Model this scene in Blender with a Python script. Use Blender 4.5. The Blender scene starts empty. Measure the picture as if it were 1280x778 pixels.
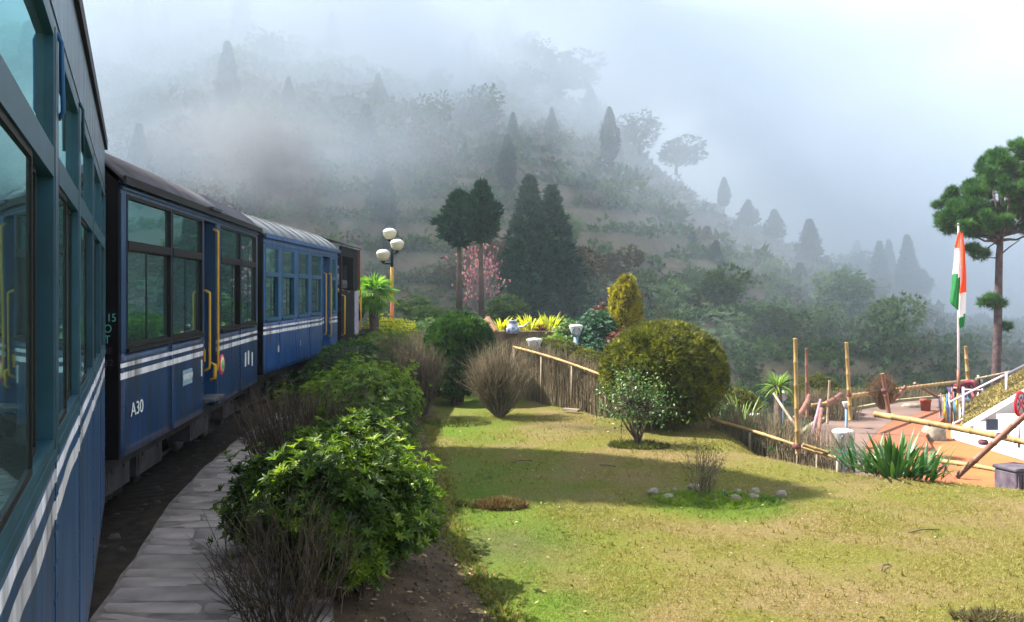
import bpy, bmesh, math, random
import numpy as np
from mathutils import Vector, Matrix, noise as mnoise
R = math.radians
C = bpy.context.scene.collection
SC = bpy.context.scene
rng = np.random.default_rng(7)
random.seed(7)

# ---------------------------------------------------------------- camera
F = 1100.0; CH = 1.95
cam_d = bpy.data.cameras.new('camera'); cam = bpy.data.objects.new('camera', cam_d); C.objects.link(cam)
cam.location = (0, 0, CH); cam.rotation_euler = (R(90), 0, 0)
cam_d.sensor_width = 36; cam_d.lens = F/1280*36; cam_d.shift_y = -26/1280
cam_d.clip_start = 0.02; cam_d.clip_end = 4000
SC.camera = cam

def P(px, py, Y):            # a point seen at (px,py) of the photograph standing Y metres away
    return Vector(((px-640)/F*Y, Y, CH-(py-363)/F*Y))

# ---------------------------------------------------------------- sky, sun, exposure
SUN_EL, SUN_AZ = 49.0, -75.0     # azimuth measured from +Y towards +X
w = bpy.data.worlds.new('World'); SC.world = w; w.use_nodes = True
nt = w.node_tree; nt.nodes.clear()
N = lambda t: nt.nodes.new(t)
out = N('ShaderNodeOutputWorld'); mix = N('ShaderNodeMixShader'); bg1 = N('ShaderNodeBackground'); bg2 = N('ShaderNodeBackground')
sky = N('ShaderNodeTexSky'); sky.sky_type = 'NISHITA'; sky.sun_disc = False
sky.sun_elevation = R(SUN_EL); sky.sun_rotation = R(SUN_AZ); sky.altitude = 2000; sky.dust_density = 2
nt.links.new(sky.outputs[0], bg1.inputs[0]); bg1.inputs[1].default_value = 0.05
bg2.inputs[0].default_value = (0.91, 0.96, 1.0, 1); bg2.inputs[1].default_value = 0.42
tc = N('ShaderNodeTexCoord'); nz = N('ShaderNodeTexNoise'); nz.inputs['Scale'].default_value = 1.6; nz.inputs['Detail'].default_value = 3
rp = N('ShaderNodeMapRange'); rp.inputs[1].default_value = .3; rp.inputs[2].default_value = .7; rp.inputs[3].default_value = .72; rp.inputs[4].default_value = 1.0
nt.links.new(tc.outputs['Generated'], nz.inputs['Vector']); nt.links.new(nz.outputs[0], rp.inputs[0]); nt.links.new(rp.outputs[0], mix.inputs[0])
nt.links.new(bg1.outputs[0], mix.inputs[1]); nt.links.new(bg2.outputs[0], mix.inputs[2]); nt.links.new(mix.outputs[0], out.inputs[0])

sun_d = bpy.data.lights.new('sun', 'SUN'); sun = bpy.data.objects.new('sun', sun_d); C.objects.link(sun)
sun_d.energy = 5.0; sun_d.angle = R(0.5); sun_d.color = (1.0, 0.93, 0.82)
sv = Vector((math.sin(R(SUN_AZ))*math.cos(R(SUN_EL)), math.cos(R(SUN_AZ))*math.cos(R(SUN_EL)), math.sin(R(SUN_EL))))
sun.rotation_euler = sv.to_track_quat('Z', 'Y').to_euler()
SC.view_settings.view_transform = 'Standard'; SC.view_settings.look = 'None'
SC.view_settings.exposure = 1.93; SC.view_settings.gamma = 1
SC.render.engine = 'CYCLES'
cy = SC.cycles
cy.use_denoising = True; cy.use_adaptive_sampling = True; cy.adaptive_threshold = 0.02
cy.max_bounces = 7; cy.diffuse_bounces = 2; cy.glossy_bounces = 3; cy.transmission_bounces = 4; cy.transparent_max_bounces = 12
cy.volume_bounces = 3; cy.volume_max_steps = 96; cy.volume_step_rate = 1.0
cy.sample_clamp_indirect = 4
HAZE = 0.0007

# ---------------------------------------------------------------- node helpers
def mat(name, col, rough=.8, var=0.0, scale=6.0, metal=0, spec=.3, bump=0, bscale=60, col2=None, detail=4, coat=0, bdist=.01, noise_space='Object'):
    m = bpy.data.materials.new(name); m.use_nodes = True
    n = m.node_tree; b = n.nodes['Principled BSDF']
    b.inputs['Roughness'].default_value = rough; b.inputs['Metallic'].default_value = metal
    b.inputs['Specular IOR Level'].default_value = spec; b.inputs['Coat Weight'].default_value = coat
    c2 = col2 if col2 else tuple(c*(1-var) for c in col)
    t = n.nodes.new('ShaderNodeTexCoord')
    if var or col2:
        z = n.nodes.new('ShaderNodeTexNoise'); z.inputs['Scale'].default_value = scale; z.inputs['Detail'].default_value = detail
        r = n.nodes.new('ShaderNodeValToRGB'); r.color_ramp.elements[0].position = .32; r.color_ramp.elements[1].position = .68
        r.color_ramp.elements[0].color = (*c2, 1); r.color_ramp.elements[1].color = (*col, 1)
        n.links.new(t.outputs[noise_space], z.inputs['Vector']); n.links.new(z.outputs[0], r.inputs[0]); n.links.new(r.outputs[0], b.inputs['Base Color'])
    else:
        b.inputs['Base Color'].default_value = (*col, 1)
    if bump:
        z2 = n.nodes.new('ShaderNodeTexNoise'); z2.inputs['Scale'].default_value = bscale; z2.inputs['Detail'].default_value = 5
        bp = n.nodes.new('ShaderNodeBump'); bp.inputs['Strength'].default_value = bump; bp.inputs['Distance'].default_value = bdist
        n.links.new(t.outputs[noise_space], z2.inputs['Vector']); n.links.new(z2.outputs[0], bp.inputs['Height']); n.links.new(bp.outputs[0], b.inputs['Normal'])
    return m

def leafmat(name, cols, rough=.5, trans=.35, clump=1.2, spec=.35, gloss=True):
    """leaf colours picked per leaf by the face attribute 'rnd', pushed lighter and darker in clumps; thin leaves let light through"""
    m = bpy.data.materials.new(name); m.use_nodes = True
    n = m.node_tree; b = n.nodes['Principled BSDF']; o = n.nodes['Material Output']
    b.inputs['Roughness'].default_value = rough; b.inputs['Specular IOR Level'].default_value = spec
    a = n.nodes.new('ShaderNodeAttribute'); a.attribute_name = 'rnd'
    t = n.nodes.new('ShaderNodeTexCoord'); z = n.nodes.new('ShaderNodeTexNoise'); z.inputs['Scale'].default_value = clump; z.inputs['Detail'].default_value = 2
    ad = n.nodes.new('ShaderNodeMath'); ad.operation = 'MULTIPLY_ADD'; ad.inputs[1].default_value = .6
    mr = n.nodes.new('ShaderNodeMapRange'); mr.inputs[1].default_value = .3; mr.inputs[2].default_value = .7; mr.inputs[3].default_value = -.1; mr.inputs[4].default_value = .5
    r = n.nodes.new('ShaderNodeValToRGB'); e = r.color_ramp.elements
    while len(e) < len(cols): e.new(.5)
    for i, c in enumerate(cols): e[i].position = i/(len(cols)-1); e[i].color = (*c, 1)
    n.links.new(t.outputs['Object'], z.inputs['Vector']); n.links.new(z.outputs[0], mr.inputs[0])
    n.links.new(a.outputs['Fac'], ad.inputs[0]); n.links.new(mr.outputs[0], ad.inputs[2]); n.links.new(ad.outputs[0], r.inputs[0]); n.links.new(r.outputs[0], b.inputs['Base Color'])
    if trans:
        tr = n.nodes.new('ShaderNodeBsdfTranslucent'); mx = n.nodes.new('ShaderNodeMixShader'); mx.inputs[0].default_value = trans
        g = n.nodes.new('ShaderNodeMix'); g.data_type = 'RGBA'; g.blend_type = 'MULTIPLY'; g.inputs[0].default_value = 1; g.inputs[7].default_value = (1.5, 1.5, .7, 1)
        n.links.new(r.outputs[0], g.inputs[6]); n.links.new(g.outputs[2], tr.inputs[0])
        n.links.new(b.outputs[0], mx.inputs[1]); n.links.new(tr.outputs[0], mx.inputs[2]); n.links.new(mx.outputs[0], o.inputs[0])
    return m

# ---------------------------------------------------------------- object helpers
def tag(o, label=None, cat=None, group=None, kind=None):
    if label: o['label'] = label
    if cat: o['category'] = cat
    if group: o['group'] = group
    if kind: o['kind'] = kind
    return o

def empty(name, loc=(0,0,0), rz=0, label=None, cat=None, group=None):
    o = bpy.data.objects.new(name, None); C.objects.link(o); o.location = loc; o.rotation_euler = (0,0,rz); o.empty_display_size = .2
    return tag(o, label, cat, group)

def link(name, me, m=None, parent=None):
    if m is not None:
        me.materials.clear()
        for q in (m if isinstance(m, (list, tuple)) else [m]): me.materials.append(q)
    o = bpy.data.objects.new(name, me); C.objects.link(o)
    if parent: o.parent = parent
    return o

def np_mesh(name, V, Fc, rnd=None, smooth=False, mi=None):
    V = np.asarray(V, dtype=np.float32); Fc = np.asarray(Fc, dtype=np.int32); k = Fc.shape[1]
    me = bpy.data.meshes.new(name); me.vertices.add(len(V)); me.vertices.foreach_set('co', V.ravel())
    me.loops.add(Fc.size); me.loops.foreach_set('vertex_index', Fc.ravel())
    me.polygons.add(len(Fc)); me.polygons.foreach_set('loop_start', np.arange(0, Fc.size, k, dtype=np.int32)); me.polygons.foreach_set('loop_total', np.full(len(Fc), k, dtype=np.int32))
    if mi is not None: me.polygons.foreach_set('material_index', np.asarray(mi, dtype=np.int32))
    me.update(calc_edges=True); me.validate()
    if rnd is not None:
        a = me.attributes.new('rnd', 'FLOAT', 'FACE'); a.data.foreach_set('value', np.asarray(rnd, dtype=np.float32))
    if smooth: me.polygons.foreach_set('use_smooth', np.ones(len(me.polygons), dtype=bool))
    return me

class MB:
    """collects boxes, bars, tubes and prisms into one mesh"""
    def __init__(s): s.v = []; s.f = []; s.sm = []
    def add(s, v, f, smooth=False):
        b = len(s.v); s.v += [tuple(q) for q in v]; s.f += [tuple(b+i for i in q) for q in f]; s.sm += [smooth]*len(f); return s
    def box(s, x0, x1, y0, y1, z0, z1):
        v = [(x,y,z) for z in (z0,z1) for y in (y0,y1) for x in (x0,x1)]
        return s.add(v, [(0,2,3,1),(4,5,7,6),(0,1,5,4),(2,6,7,3),(0,4,6,2),(1,3,7,5)])
    def bar(s, a, b, w, h):
        a = Vector(a); b = Vector(b); d = (b-a).normalized(); u = Vector((0,0,1)) if abs(d.z) < .95 else Vector((1,0,0))
        r = d.cross(u).normalized(); t = r.cross(d)
        v = [p + r*(i*w/2) + t*(j*h/2) for p in (a,b) for i,j in ((-1,-1),(1,-1),(1,1),(-1,1))]
        return s.add(v, [(0,1,2,3),(7,6,5,4),(0,4,5,1),(1,5,6,2),(2,6,7,3),(3,7,4,0)])
    def tube(s, pts, rad, n=8, cap=True, smooth=True):
        pts = [Vector(p) for p in pts]; rad = rad if isinstance(rad, (list, tuple)) else [rad]*len(pts)
        rings = []; pr = None
        for i, p in enumerate(pts):
            d = (pts[min(i+1, len(pts)-1)] - pts[max(i-1, 0)])
            d = d.normalized() if d.length > 1e-9 else Vector((0,0,1))
            if pr is None:
                r = d.cross(Vector((0,0,1)) if abs(d.z) < .95 else Vector((1,0,0))).normalized()
            else:
                r = (pr - d*pr.dot(d)); r = r.normalized() if r.length > 1e-6 else d.orthogonal().normalized()
            pr = r; t = d.cross(r)
            rings.append([p + (r*math.cos(2*math.pi*k/n) + t*math.sin(2*math.pi*k/n))*rad[i] for k in range(n)])
        v = [q for g in rings for q in g]; f = []
        for i in range(len(rings)-1):
            for k in range(n): f.append((i*n+k, i*n+(k+1)%n, (i+1)*n+(k+1)%n, (i+1)*n+k))
        s.add(v, f, smooth)
        if cap: b = len(s.v)-len(v); s.f += [tuple(b+k for k in reversed(range(n))), tuple(b+(len(rings)-1)*n+k for k in range(n))]; s.sm += [False, False]
        return s
    def lathe(s, prof, c=(0,0,0), n=16, ax='z', smooth=True):
        v = []; f = []
        for r, z in prof:
            for k in range(n):
                a = 2*math.pi*k/n; q = (r*math.cos(a), r*math.sin(a), z)
                if ax == 'x': q = (q[2], q[0], q[1])
                if ax == 'y': q = (q[0], q[2], q[1])
                v.append((q[0]+c[0], q[1]+c[1], q[2]+c[2]))
        for i in range(len(prof)-1):
            for k in range(n): f.append((i*n+k, i*n+(k+1)%n, (i+1)*n+(k+1)%n, (i+1)*n+k))
        return s.add(v, f, smooth)
    def prism(s, poly, z0, z1):
        n = len(poly); v = [(x,y,z0) for x,y in poly] + [(x,y,z1) for x,y in poly]
        return s.add(v, [tuple(reversed(range(n))), tuple(range(n, 2*n))] + [(i,(i+1)%n,(i+1)%n+n,i+n) for i in range(n)])
    def mesh(s, name):
        me = bpy.data.meshes.new(name); me.from_pydata(s.v, [], s.f); me.polygons.foreach_set('use_smooth', s.sm); me.update(); return me
    def build(s, name, m, parent=None, bevel=0):
        o = link(name, s.mesh(name), m, parent)
        if bevel:
            b = o.modifiers.new('edge', 'BEVEL'); b.width = bevel; b.segments = 2; b.limit_method = 'ANGLE'
        return o

def rot_basis(n, tilt=None, up=None):
    """n random orthonormal frames; rows x,y,z. up: (n,3) directions for the local z axis"""
    if up is None: up = rng.normal(size=(n,3))
    z = up/np.linalg.norm(up, axis=1, keepdims=True)
    q = rng.normal(size=(n,3)); x = np.cross(q, z); x /= np.linalg.norm(x, axis=1, keepdims=True)+1e-9
    y = np.cross(z, x)
    return np.stack([x,y,z], axis=1)

def scatter(tv, tf, pos, B, sc, rnd=None):
    """copies of a template (tv, tf) at pos with bases B (n,3,3) and scales sc, merged"""
    tv = np.asarray(tv, float); tf = np.asarray(tf, int); n = len(pos); sc = np.broadcast_to(np.asarray(sc, float), (n,)) if np.ndim(sc) < 2 else sc
    L = tv[None,:,:]*(sc[:,None,None] if np.ndim(sc) == 1 else sc[:,None,:])
    V = np.einsum('nki,nij->nkj', L, B) + pos[:,None,:]
    Fc = tf[None,:,:] + (np.arange(n)*len(tv))[:,None,None]
    r = rng.random(n) if rnd is None else rnd
    return V.reshape(-1,3), Fc.reshape(-1, tf.shape[1]), np.repeat(r, len(tf))

def merge(parts):
    V = []; Fc = []; Rn = []; b = 0
    for v, f, r in parts: V.append(v); Fc.append(f+b); Rn.append(r); b += len(v)
    return np.concatenate(V), np.concatenate(Fc), np.concatenate(Rn)

def fbm(x, y, s, oct=4, seed=0.0):
    v = 0; a = 1; tot = 0
    for i in range(oct):
        v += a*mnoise.noise(Vector((x*s+seed, y*s-seed*1.7, seed*.37+i*3.1))); tot += a; a *= .5; s *= 2.1
    return v/tot

# numpy value noise for big grids
_perm = np.random.default_rng(11).random((256,256))
def vn(x, y):
    xi = np.floor(x).astype(int); yi = np.floor(y).astype(int); fx = x-xi; fy = y-yi; fx = fx*fx*(3-2*fx); fy = fy*fy*(3-2*fy)
    g = lambda a, b: _perm[a % 256, b % 256]
    return (g(xi,yi)*(1-fx)+g(xi+1,yi)*fx)*(1-fy)+(g(xi,yi+1)*(1-fx)+g(xi+1,yi+1)*fx)*fy
def vfbm(x, y, s, oct=4, o=0.0):
    v = 0; a = 1; t = 0
    for i in range(oct): v = v + a*(vn(x*s+o+17.3*i, y*s+o*1.3+9.1*i)-.5)*2; t += a; a *= .5; s *= 2.07
    return v/t
sstep = lambda a, b, x: (lambda t: t*t*(3-2*t))(np.clip((x-a)/(b-a), 0, 1))

# ---------------------------------------------------------------- terrain heights
POLY = np.array([(-14,31),(-3,31),(1.2,26.5),(3.6,24),(3.75,15.2),(3.15,12.3),(4.2,10.85),(5.7,10.0),(8,8.9),(13,7.3),(22,3.0)])   # brink of the garden lawn
def brink(x, y):
    """signed distance beyond the brink (positive = outside, on the valley side)"""
    d = np.full(np.shape(x), 1e9); 
    for (ax, ay), (bx, by) in zip(POLY[:-1], POLY[1:]):
        vx, vy = bx-ax, by-ay; t = np.clip(((x-ax)*vx+(y-ay)*vy)/(vx*vx+vy*vy), 0, 1)
        q = np.hypot(x-ax-t*vx, y-ay-t*vy); cr = vx*(y-ay)-vy*(x-ax)
        d = np.where(q < np.abs(d)-1e-9, np.where(cr > 0, q, -q), d)
    return d
TZ = -1.2                      # level of the paved terrace below the lawn
def hill(x, y):
    zf = -2.5 - .085*(x+10); zf = np.where(x < -10, -.5-.02*(x+10), zf); zf = np.maximum(zf, -14)
    rz = np.where(x > 0, np.interp(x, [0,16,31,49,63,72,95,130], [41,31,19.5,6,-4,-12,-28,-36]), np.minimum(41-.45*x, 53))
    ry = 150+8*np.sin(x*.05); t = (y-44)/(ry-44)
    z = zf + (rz-zf)*np.clip(t,0,1)**1.05
    z = np.where(t > 1, rz-(t-1)*60, z); z = z - 3.0*sstep(22,40,y)*(1-sstep(44,56,y))
    z = z + vfbm(x, y, .035, 4, 3.0)*5*sstep(46, 80, y) + vfbm(x, y, .25, 3, 5.0)*.5
    st = 2.3; q = z/st; fr = q-np.floor(q)
    tz = (np.floor(q)+sstep(.62,.95,fr))*st
    return z + (tz-z)*.85*sstep(46,55,y)
def ground_z(x, y):
    x = np.asarray(x, float); y = np.asarray(y, float)
    path = .0
    lawn = -.27 + .05*vfbm(x, y, .35, 3, 1.0) + .012*vfbm(x, y, 2.3, 2, 2.0)
    # bed between track and lawn: falls from path level to lawn level
    edge = np.interp(y, [-5, 5.8, 7.6, 13.2, 16, 22, 30], [.4, -.15, -.55, -1.25, -1.5, -2.0, -2.6])
    g = path + (lawn-path)*sstep(-1.0, .1, x-edge)
    g = g + .03*vfbm(x, y, 1.6, 3, 9.0)*(1-sstep(.0,.3,x-edge))*sstep(-1.2,-.6,x-edge)
    d = brink(x, y)
    far = hill(x, np.maximum(y, 26))
    terr = np.where((x > 3), TZ-.02, far)
    rim = np.interp(y, [6, 17, 20, 23, 24.5, 27, 30], [3, 5.4, 6.8, 8.6, 10.5, 20, 40])   # the terrace ends here; left of it the bank falls into the valley
    tt = sstep(-.3, .3, x-rim+.3)
    out_z = (TZ-.03)*tt + (1-tt)*(-.9-.35*np.clip(y-12,0,20)*.5)
    out_z = np.where(y > 24, np.minimum(out_z, (TZ-.03)*(1-sstep(24.5,34,y)) + far*sstep(24.5,34,y)), out_z)
    k = sstep(-.25, 1.3, d)
    g = g*(1-k) + out_z*k
    k2 = sstep(29, 38, y); g = g*(1-k2)+far*k2
    return g
def gz(x, y): return float(ground_z(np.array([x]), np.array([y]))[0])

m_grass_ground = None
# ---------------------------------------------------------------- ground materials
def ground_mat():
    """lawn green with straw-coloured patches; soil and rough brown elsewhere; all from world position"""
    m = bpy.data.materials.new('lawn_ground'); m.use_nodes = True; n = m.node_tree; b = n.nodes['Principled BSDF']
    b.inputs['Roughness'].default_value = .95; b.inputs['Specular IOR Level'].default_value = .1
    g = n.nodes.new('ShaderNodeNewGeometry')
    def noise(s, d=4, o=0):
        z = n.nodes.new('ShaderNodeTexNoise'); z.inputs['Scale'].default_value = s; z.inputs['Detail'].default_value = d
        mp = n.nodes.new('ShaderNodeMapping'); mp.inputs['Location'].default_value = (o, o, 0)
        n.links.new(g.outputs['Position'], mp.inputs[0]); n.links.new(mp.outputs[0], z.inputs['Vector']); return z.outputs[0]
    def ramp(src, stops):
        r = n.nodes.new('ShaderNodeValToRGB'); e = r.color_ramp.elements
        while len(e) < len(stops): e.new(.5)
        for i, (p, c) in enumerate(stops): e[i].position = p; e[i].color = (*c, 1)
        n.links.new(src, r.inputs[0]); return r.outputs[0]
    def mixc(f, a, c, mode='MIX'):
        q = n.nodes.new('ShaderNodeMix'); q.data_type = 'RGBA'; q.blend_type = mode
        if isinstance(f, float): q.inputs[0].default_value = f
        else: n.links.new(f, q.inputs[0])
        n.links.new(a, q.inputs[6]); n.links.new(c, q.inputs[7]); return q.outputs[2]
    soil = ramp(noise(5, 6), [(.3, (.035,.025,.018)), (.7, (.105,.075,.05))])
    base = ramp(noise(38, 6, 3), [(.25, (.038,.045,.007)), (.5, (.10,.102,.018)), (.75, (.18,.16,.04))])
    straw = ramp(noise(60, 5, 9), [(.3, (.095,.07,.032)), (.7, (.20,.15,.07))])
    green = ramp(noise(45, 5, 5), [(.3, (.034,.074,.006)), (.7, (.10,.16,.016))])
    a = n.nodes.new('ShaderNodeAttribute'); a.attribute_name = 'green'
    a2 = n.nodes.new('ShaderNodeAttribute'); a2.attribute_name = 'soil'
    f1 = ramp(noise(.9, 7, 2), [(.44, (0,0,0)), (.60, (1,1,1))])
    c = mixc(f1, base, straw); c = mixc(a.outputs['Fac'], c, green); c = mixc(a2.outputs['Fac'], c, soil)
    a3 = n.nodes.new('ShaderNodeAttribute'); a3.attribute_name = 'train_shade'; train_shade = ramp(noise(9, 6), [(.3, (.012,.010,.009)), (.7, (.04,.033,.028))]); c = mixc(a3.outputs['Fac'], c, train_shade)  # near-black painted along the track, standing in for shade under the carriages
    n.links.new(c, b.inputs['Base Color'])
    bp = n.nodes.new('ShaderNodeBump'); bp.inputs['Strength'].default_value = .9; bp.inputs['Distance'].default_value = .02
    n.links.new(noise(70, 6, 1), bp.inputs['Height']); n.links.new(bp.outputs[0], b.inputs['Normal'])
    return m

def attr(me, name, val):
    a = me.attributes.new(name, 'FLOAT', 'POINT'); a.data.foreach_set('value', np.asarray(val, dtype=np.float32))

def grid(name, xs, ys, zf, m, attrs=None, kind='structure', drop=None):
    X, Y = np.meshgrid(xs, ys); Z = zf(X, Y); V = np.stack([X, Y, Z], -1).reshape(-1,3)
    nx, ny = len(xs), len(ys); i = np.arange(nx-1)[None,:]+np.arange(ny-1)[:,None]*nx; i = i.ravel()
    Fc = np.stack([i, i+1, i+nx+1, i+nx], 1)
    if drop is not None:
        cx = V[Fc].mean(1); Fc = Fc[~drop(cx[:,0], cx[:,1])]
    me = np_mesh(name, V, Fc, smooth=True)
    if attrs:
        for k, fn in attrs.items(): attr(me, k, fn(V[:,0], V[:,1]))
    o = link(name, me, m); tag(o, kind=kind); return o

LEDGE = lambda y: np.interp(y, [-5, 5.8, 7.6, 13.2, 16, 22, 30], [.4, .0, -.48, -1.2, -1.45, -2.0, -2.6])
def f_soil(x, y):
    e = x-LEDGE(y)+vfbm(x,y,1.1,3,4.0)*.14
    s = 1-sstep(-.12, .12, e)
    d = brink(x, y); s = np.maximum(s, sstep(.3,.9,d)*.8)
    s = np.maximum(s, sstep(17.5,19.5,y+ .5*x)*.9)
    # worn patch near the golden ball, worn corner of the bed
    s = np.maximum(s, .75*np.exp(-(((x-1.15)/.9)**2+((y-14.2+.5*(x-1.15))/.35)**2)))
    s = np.maximum(s, .6*np.exp(-(((x+.05)/.5)**2+((y-7.6)/.55)**2)))
    s = np.maximum(s, .55*np.exp(-(((x-4.6)/1.1)**2+((y-10.6)/.35)**2))*(.5+vfbm(x,y,2,2,1.)))
    return np.clip(s, 0, 1)
def f_green(x, y):
    q = .24 - .48*sstep(.2, 2.6, x) + vfbm(x, y, .55, 4, 7.0)*.8 + vfbm(x, y, 3.1, 3, 5.0)*.45 + .5*np.exp(-((x+.6)**2/.6)) + .08*(1-sstep(5.5,7.5,y))
    q = np.maximum(q, .9*sstep(.0,.5,1-(np.hypot((x-2.15),(y-9.1)*1.2)/1.0)))
    return np.clip(q, 0, 1)
def f_train_shade(x, y):  # mask of the painted shade, a band following the track
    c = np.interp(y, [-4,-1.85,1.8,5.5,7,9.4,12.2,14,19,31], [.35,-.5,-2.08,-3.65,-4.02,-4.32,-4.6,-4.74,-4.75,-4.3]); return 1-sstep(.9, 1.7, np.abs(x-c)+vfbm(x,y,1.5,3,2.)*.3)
gm = ground_mat()
ground = grid('ground', np.arange(-16, 24.01, .16), np.arange(-8, 36.01, .16), ground_z, gm, {'soil': f_soil, 'green': f_green, 'train_shade': f_train_shade})

def hill_mat():
    m = mat('hillside_soil', (.085,.085,.04), .95, scale=.35, col2=(.018,.04,.014), detail=8, noise_space='Object')
    n = m.node_tree; b = n.nodes['Principled BSDF']
    z9 = n.nodes.new('ShaderNodeTexNoise'); z9.inputs['Scale'].default_value = 1.1; z9.inputs['Detail'].default_value = 9; bp = n.nodes.new('ShaderNodeBump'); bp.inputs['Distance'].default_value = .6; tt = n.nodes.new('ShaderNodeTexCoord')
    n.links.new(tt.outputs['Object'], z9.inputs['Vector']); n.links.new(z9.outputs[0], bp.inputs['Height']); n.links.new(bp.outputs[0], b.inputs['Normal'])
    # risers of the terraces show bare earth
    g = n.nodes.new('ShaderNodeNewGeometry'); sp = n.nodes.new('ShaderNodeSeparateXYZ'); n.links.new(g.outputs['Normal'], sp.inputs[0])
    mr = n.nodes.new('ShaderNodeMapRange'); mr.inputs[1].default_value = .6; mr.inputs[2].default_value = .95; mr.inputs[3].default_value = .9; mr.inputs[4].default_value = 0
    n.links.new(sp.outputs[2], mr.inputs[0]); q = n.nodes.new('ShaderNodeMix'); q.data_type = 'RGBA'; q.inputs[7].default_value = (.20,.155,.11,1)
    src = b.inputs['Base Color'].links[0].from_socket
    n.links.new(mr.outputs[0], q.inputs[0]); n.links.new(src, q.inputs[6]); n.links.new(q.outputs[2], b.inputs['Base Color'])
    return m
hm = hill_mat()
def hill_low(x, y):
    z = hill(x, y); return np.where(y < 35.5, np.minimum(z, ground_z(x,y)-.6) , z)
xs = np.concatenate([np.arange(-260,-80,8.), np.arange(-80,90,1.0), np.arange(90,420,8.)])
ys = np.concatenate([np.arange(-200,28,12.), np.arange(29,36,1.), np.arange(36,175,.8), np.arange(175,480,9.)])
hillside = grid('hillside', xs, ys, lambda X, Y: np.where(Y < 28, np.where((X>-18)&(X<26)&(Y>-10), -9., np.where(X > 20, -9-.2*(X-20), -3.0)), hill(X, Y)) - .3*(Y<36), hm,
    drop=lambda x, y: (x>-15.5)&(x<23.5)&(y>-7.5)&(y<35))
# a farther ridge almost lost in the mist
def ridge(X, Y):
    top = np.interp(X, [-150, -30, 60, 90, 110, 135, 170, 230, 420], [22, 22, 20, 14, 8, 0, -8, -30, -40])
    return -40+(top+40)*sstep(235, 300, Y)*(1-.6*sstep(305, 400, Y)) + vfbm(X,Y,.04,4,8.)*7
far_ridge = grid('far_hills', np.arange(-200,420,5.), np.arange(225,420,5.), ridge, hm)
far_ridge.location.z = -1
# ---------------------------------------------------------------- train
def paint(name, col, stripes=(), rough=.28, dirt=(.022,.024,.03)):
    m = bpy.data.materials.new(name); m.use_nodes = True; n = m.node_tree; b = n.nodes['Principled BSDF']
    b.inputs['Roughness'].default_value = rough; b.inputs['Specular IOR Level'].default_value = .35; b.inputs['Coat Weight'].default_value = .12; b.inputs['Coat Roughness'].default_value = .15
    t = n.nodes.new('ShaderNodeTexCoord'); z = n.nodes.new('ShaderNodeTexNoise'); z.inputs['Scale'].default_value = 2.2; z.inputs['Detail'].default_value = 6
    mp = n.nodes.new('ShaderNodeMapping'); mp.inputs['Scale'].default_value = (1.5, 1.5, .45)
    n.links.new(t.outputs['Object'], mp.inputs[0]); n.links.new(mp.outputs[0], z.inputs['Vector'])
    r = n.nodes.new('ShaderNodeValToRGB'); e = r.color_ramp.elements; e[0].position = .3; e[1].position = .7
    e[0].color = (*[c*.72 for c in col], 1); e[1].color = (*[min(1, c*1.25+.006) for c in col], 1); n.links.new(z.outputs[0], r.inputs[0])
    cur = r.outputs[0]
    sx = n.nodes.new('ShaderNodeSeparateXYZ'); n.links.new(t.outputs['Object'], sx.inputs[0])
    def M(op, a, c):
        q = n.nodes.new('ShaderNodeMath'); q.operation = op
        for i, v in enumerate((a, c)):
            if isinstance(v, (int, float)): q.inputs[i].default_value = v
            else: n.links.new(v, q.inputs[i])
        return q.outputs[0]
    if stripes:
        tot = None
        for a, c in stripes:
            s = M('MULTIPLY', M('GREATER_THAN', sx.outputs[2], a), M('LESS_THAN', sx.outputs[2], c)); tot = s if tot is None else M('ADD', tot, s)
        q = n.nodes.new('ShaderNodeMix'); q.data_type = 'RGBA'; q.inputs[7].default_value = (.72,.70,.74,1)
        n.links.new(tot, q.inputs[0]); n.links.new(cur, q.inputs[6]); cur = q.outputs[2]
    # grime that gathers at the skirt, in streaks
    z3 = n.nodes.new('ShaderNodeTexNoise'); z3.inputs['Scale'].default_value = 9; z3.inputs['Detail'].default_value = 6
    mp3 = n.nodes.new('ShaderNodeMapping'); mp3.inputs['Scale'].default_value = (1, 1, .12); n.links.new(t.outputs['Object'], mp3.inputs[0]); n.links.new(mp3.outputs[0], z3.inputs['Vector'])
    mr = n.nodes.new('ShaderNodeMapRange'); mr.inputs[1].default_value = .42; mr.inputs[2].default_value = .72; mr.inputs[3].default_value = 0; mr.inputs[4].default_value = .85; n.links.new(z3.outputs[0], mr.inputs[0])
    q = n.nodes.new('ShaderNodeMix'); q.data_type = 'RGBA'; q.inputs[7].default_value = (*dirt, 1); n.links.new(mr.outputs[0], q.inputs[0]); n.links.new(cur, q.inputs[6]); cur = q.outputs[2]
    n.links.new(cur, b.inputs['Base Color'])
    rr = n.nodes.new('ShaderNodeMapRange'); rr.inputs[3].default_value = rough*.7; rr.inputs[4].default_value = rough*1.8; n.links.new(z3.outputs[0], rr.inputs[0]); n.links.new(rr.outputs[0], b.inputs['Roughness'])
    return m

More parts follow.
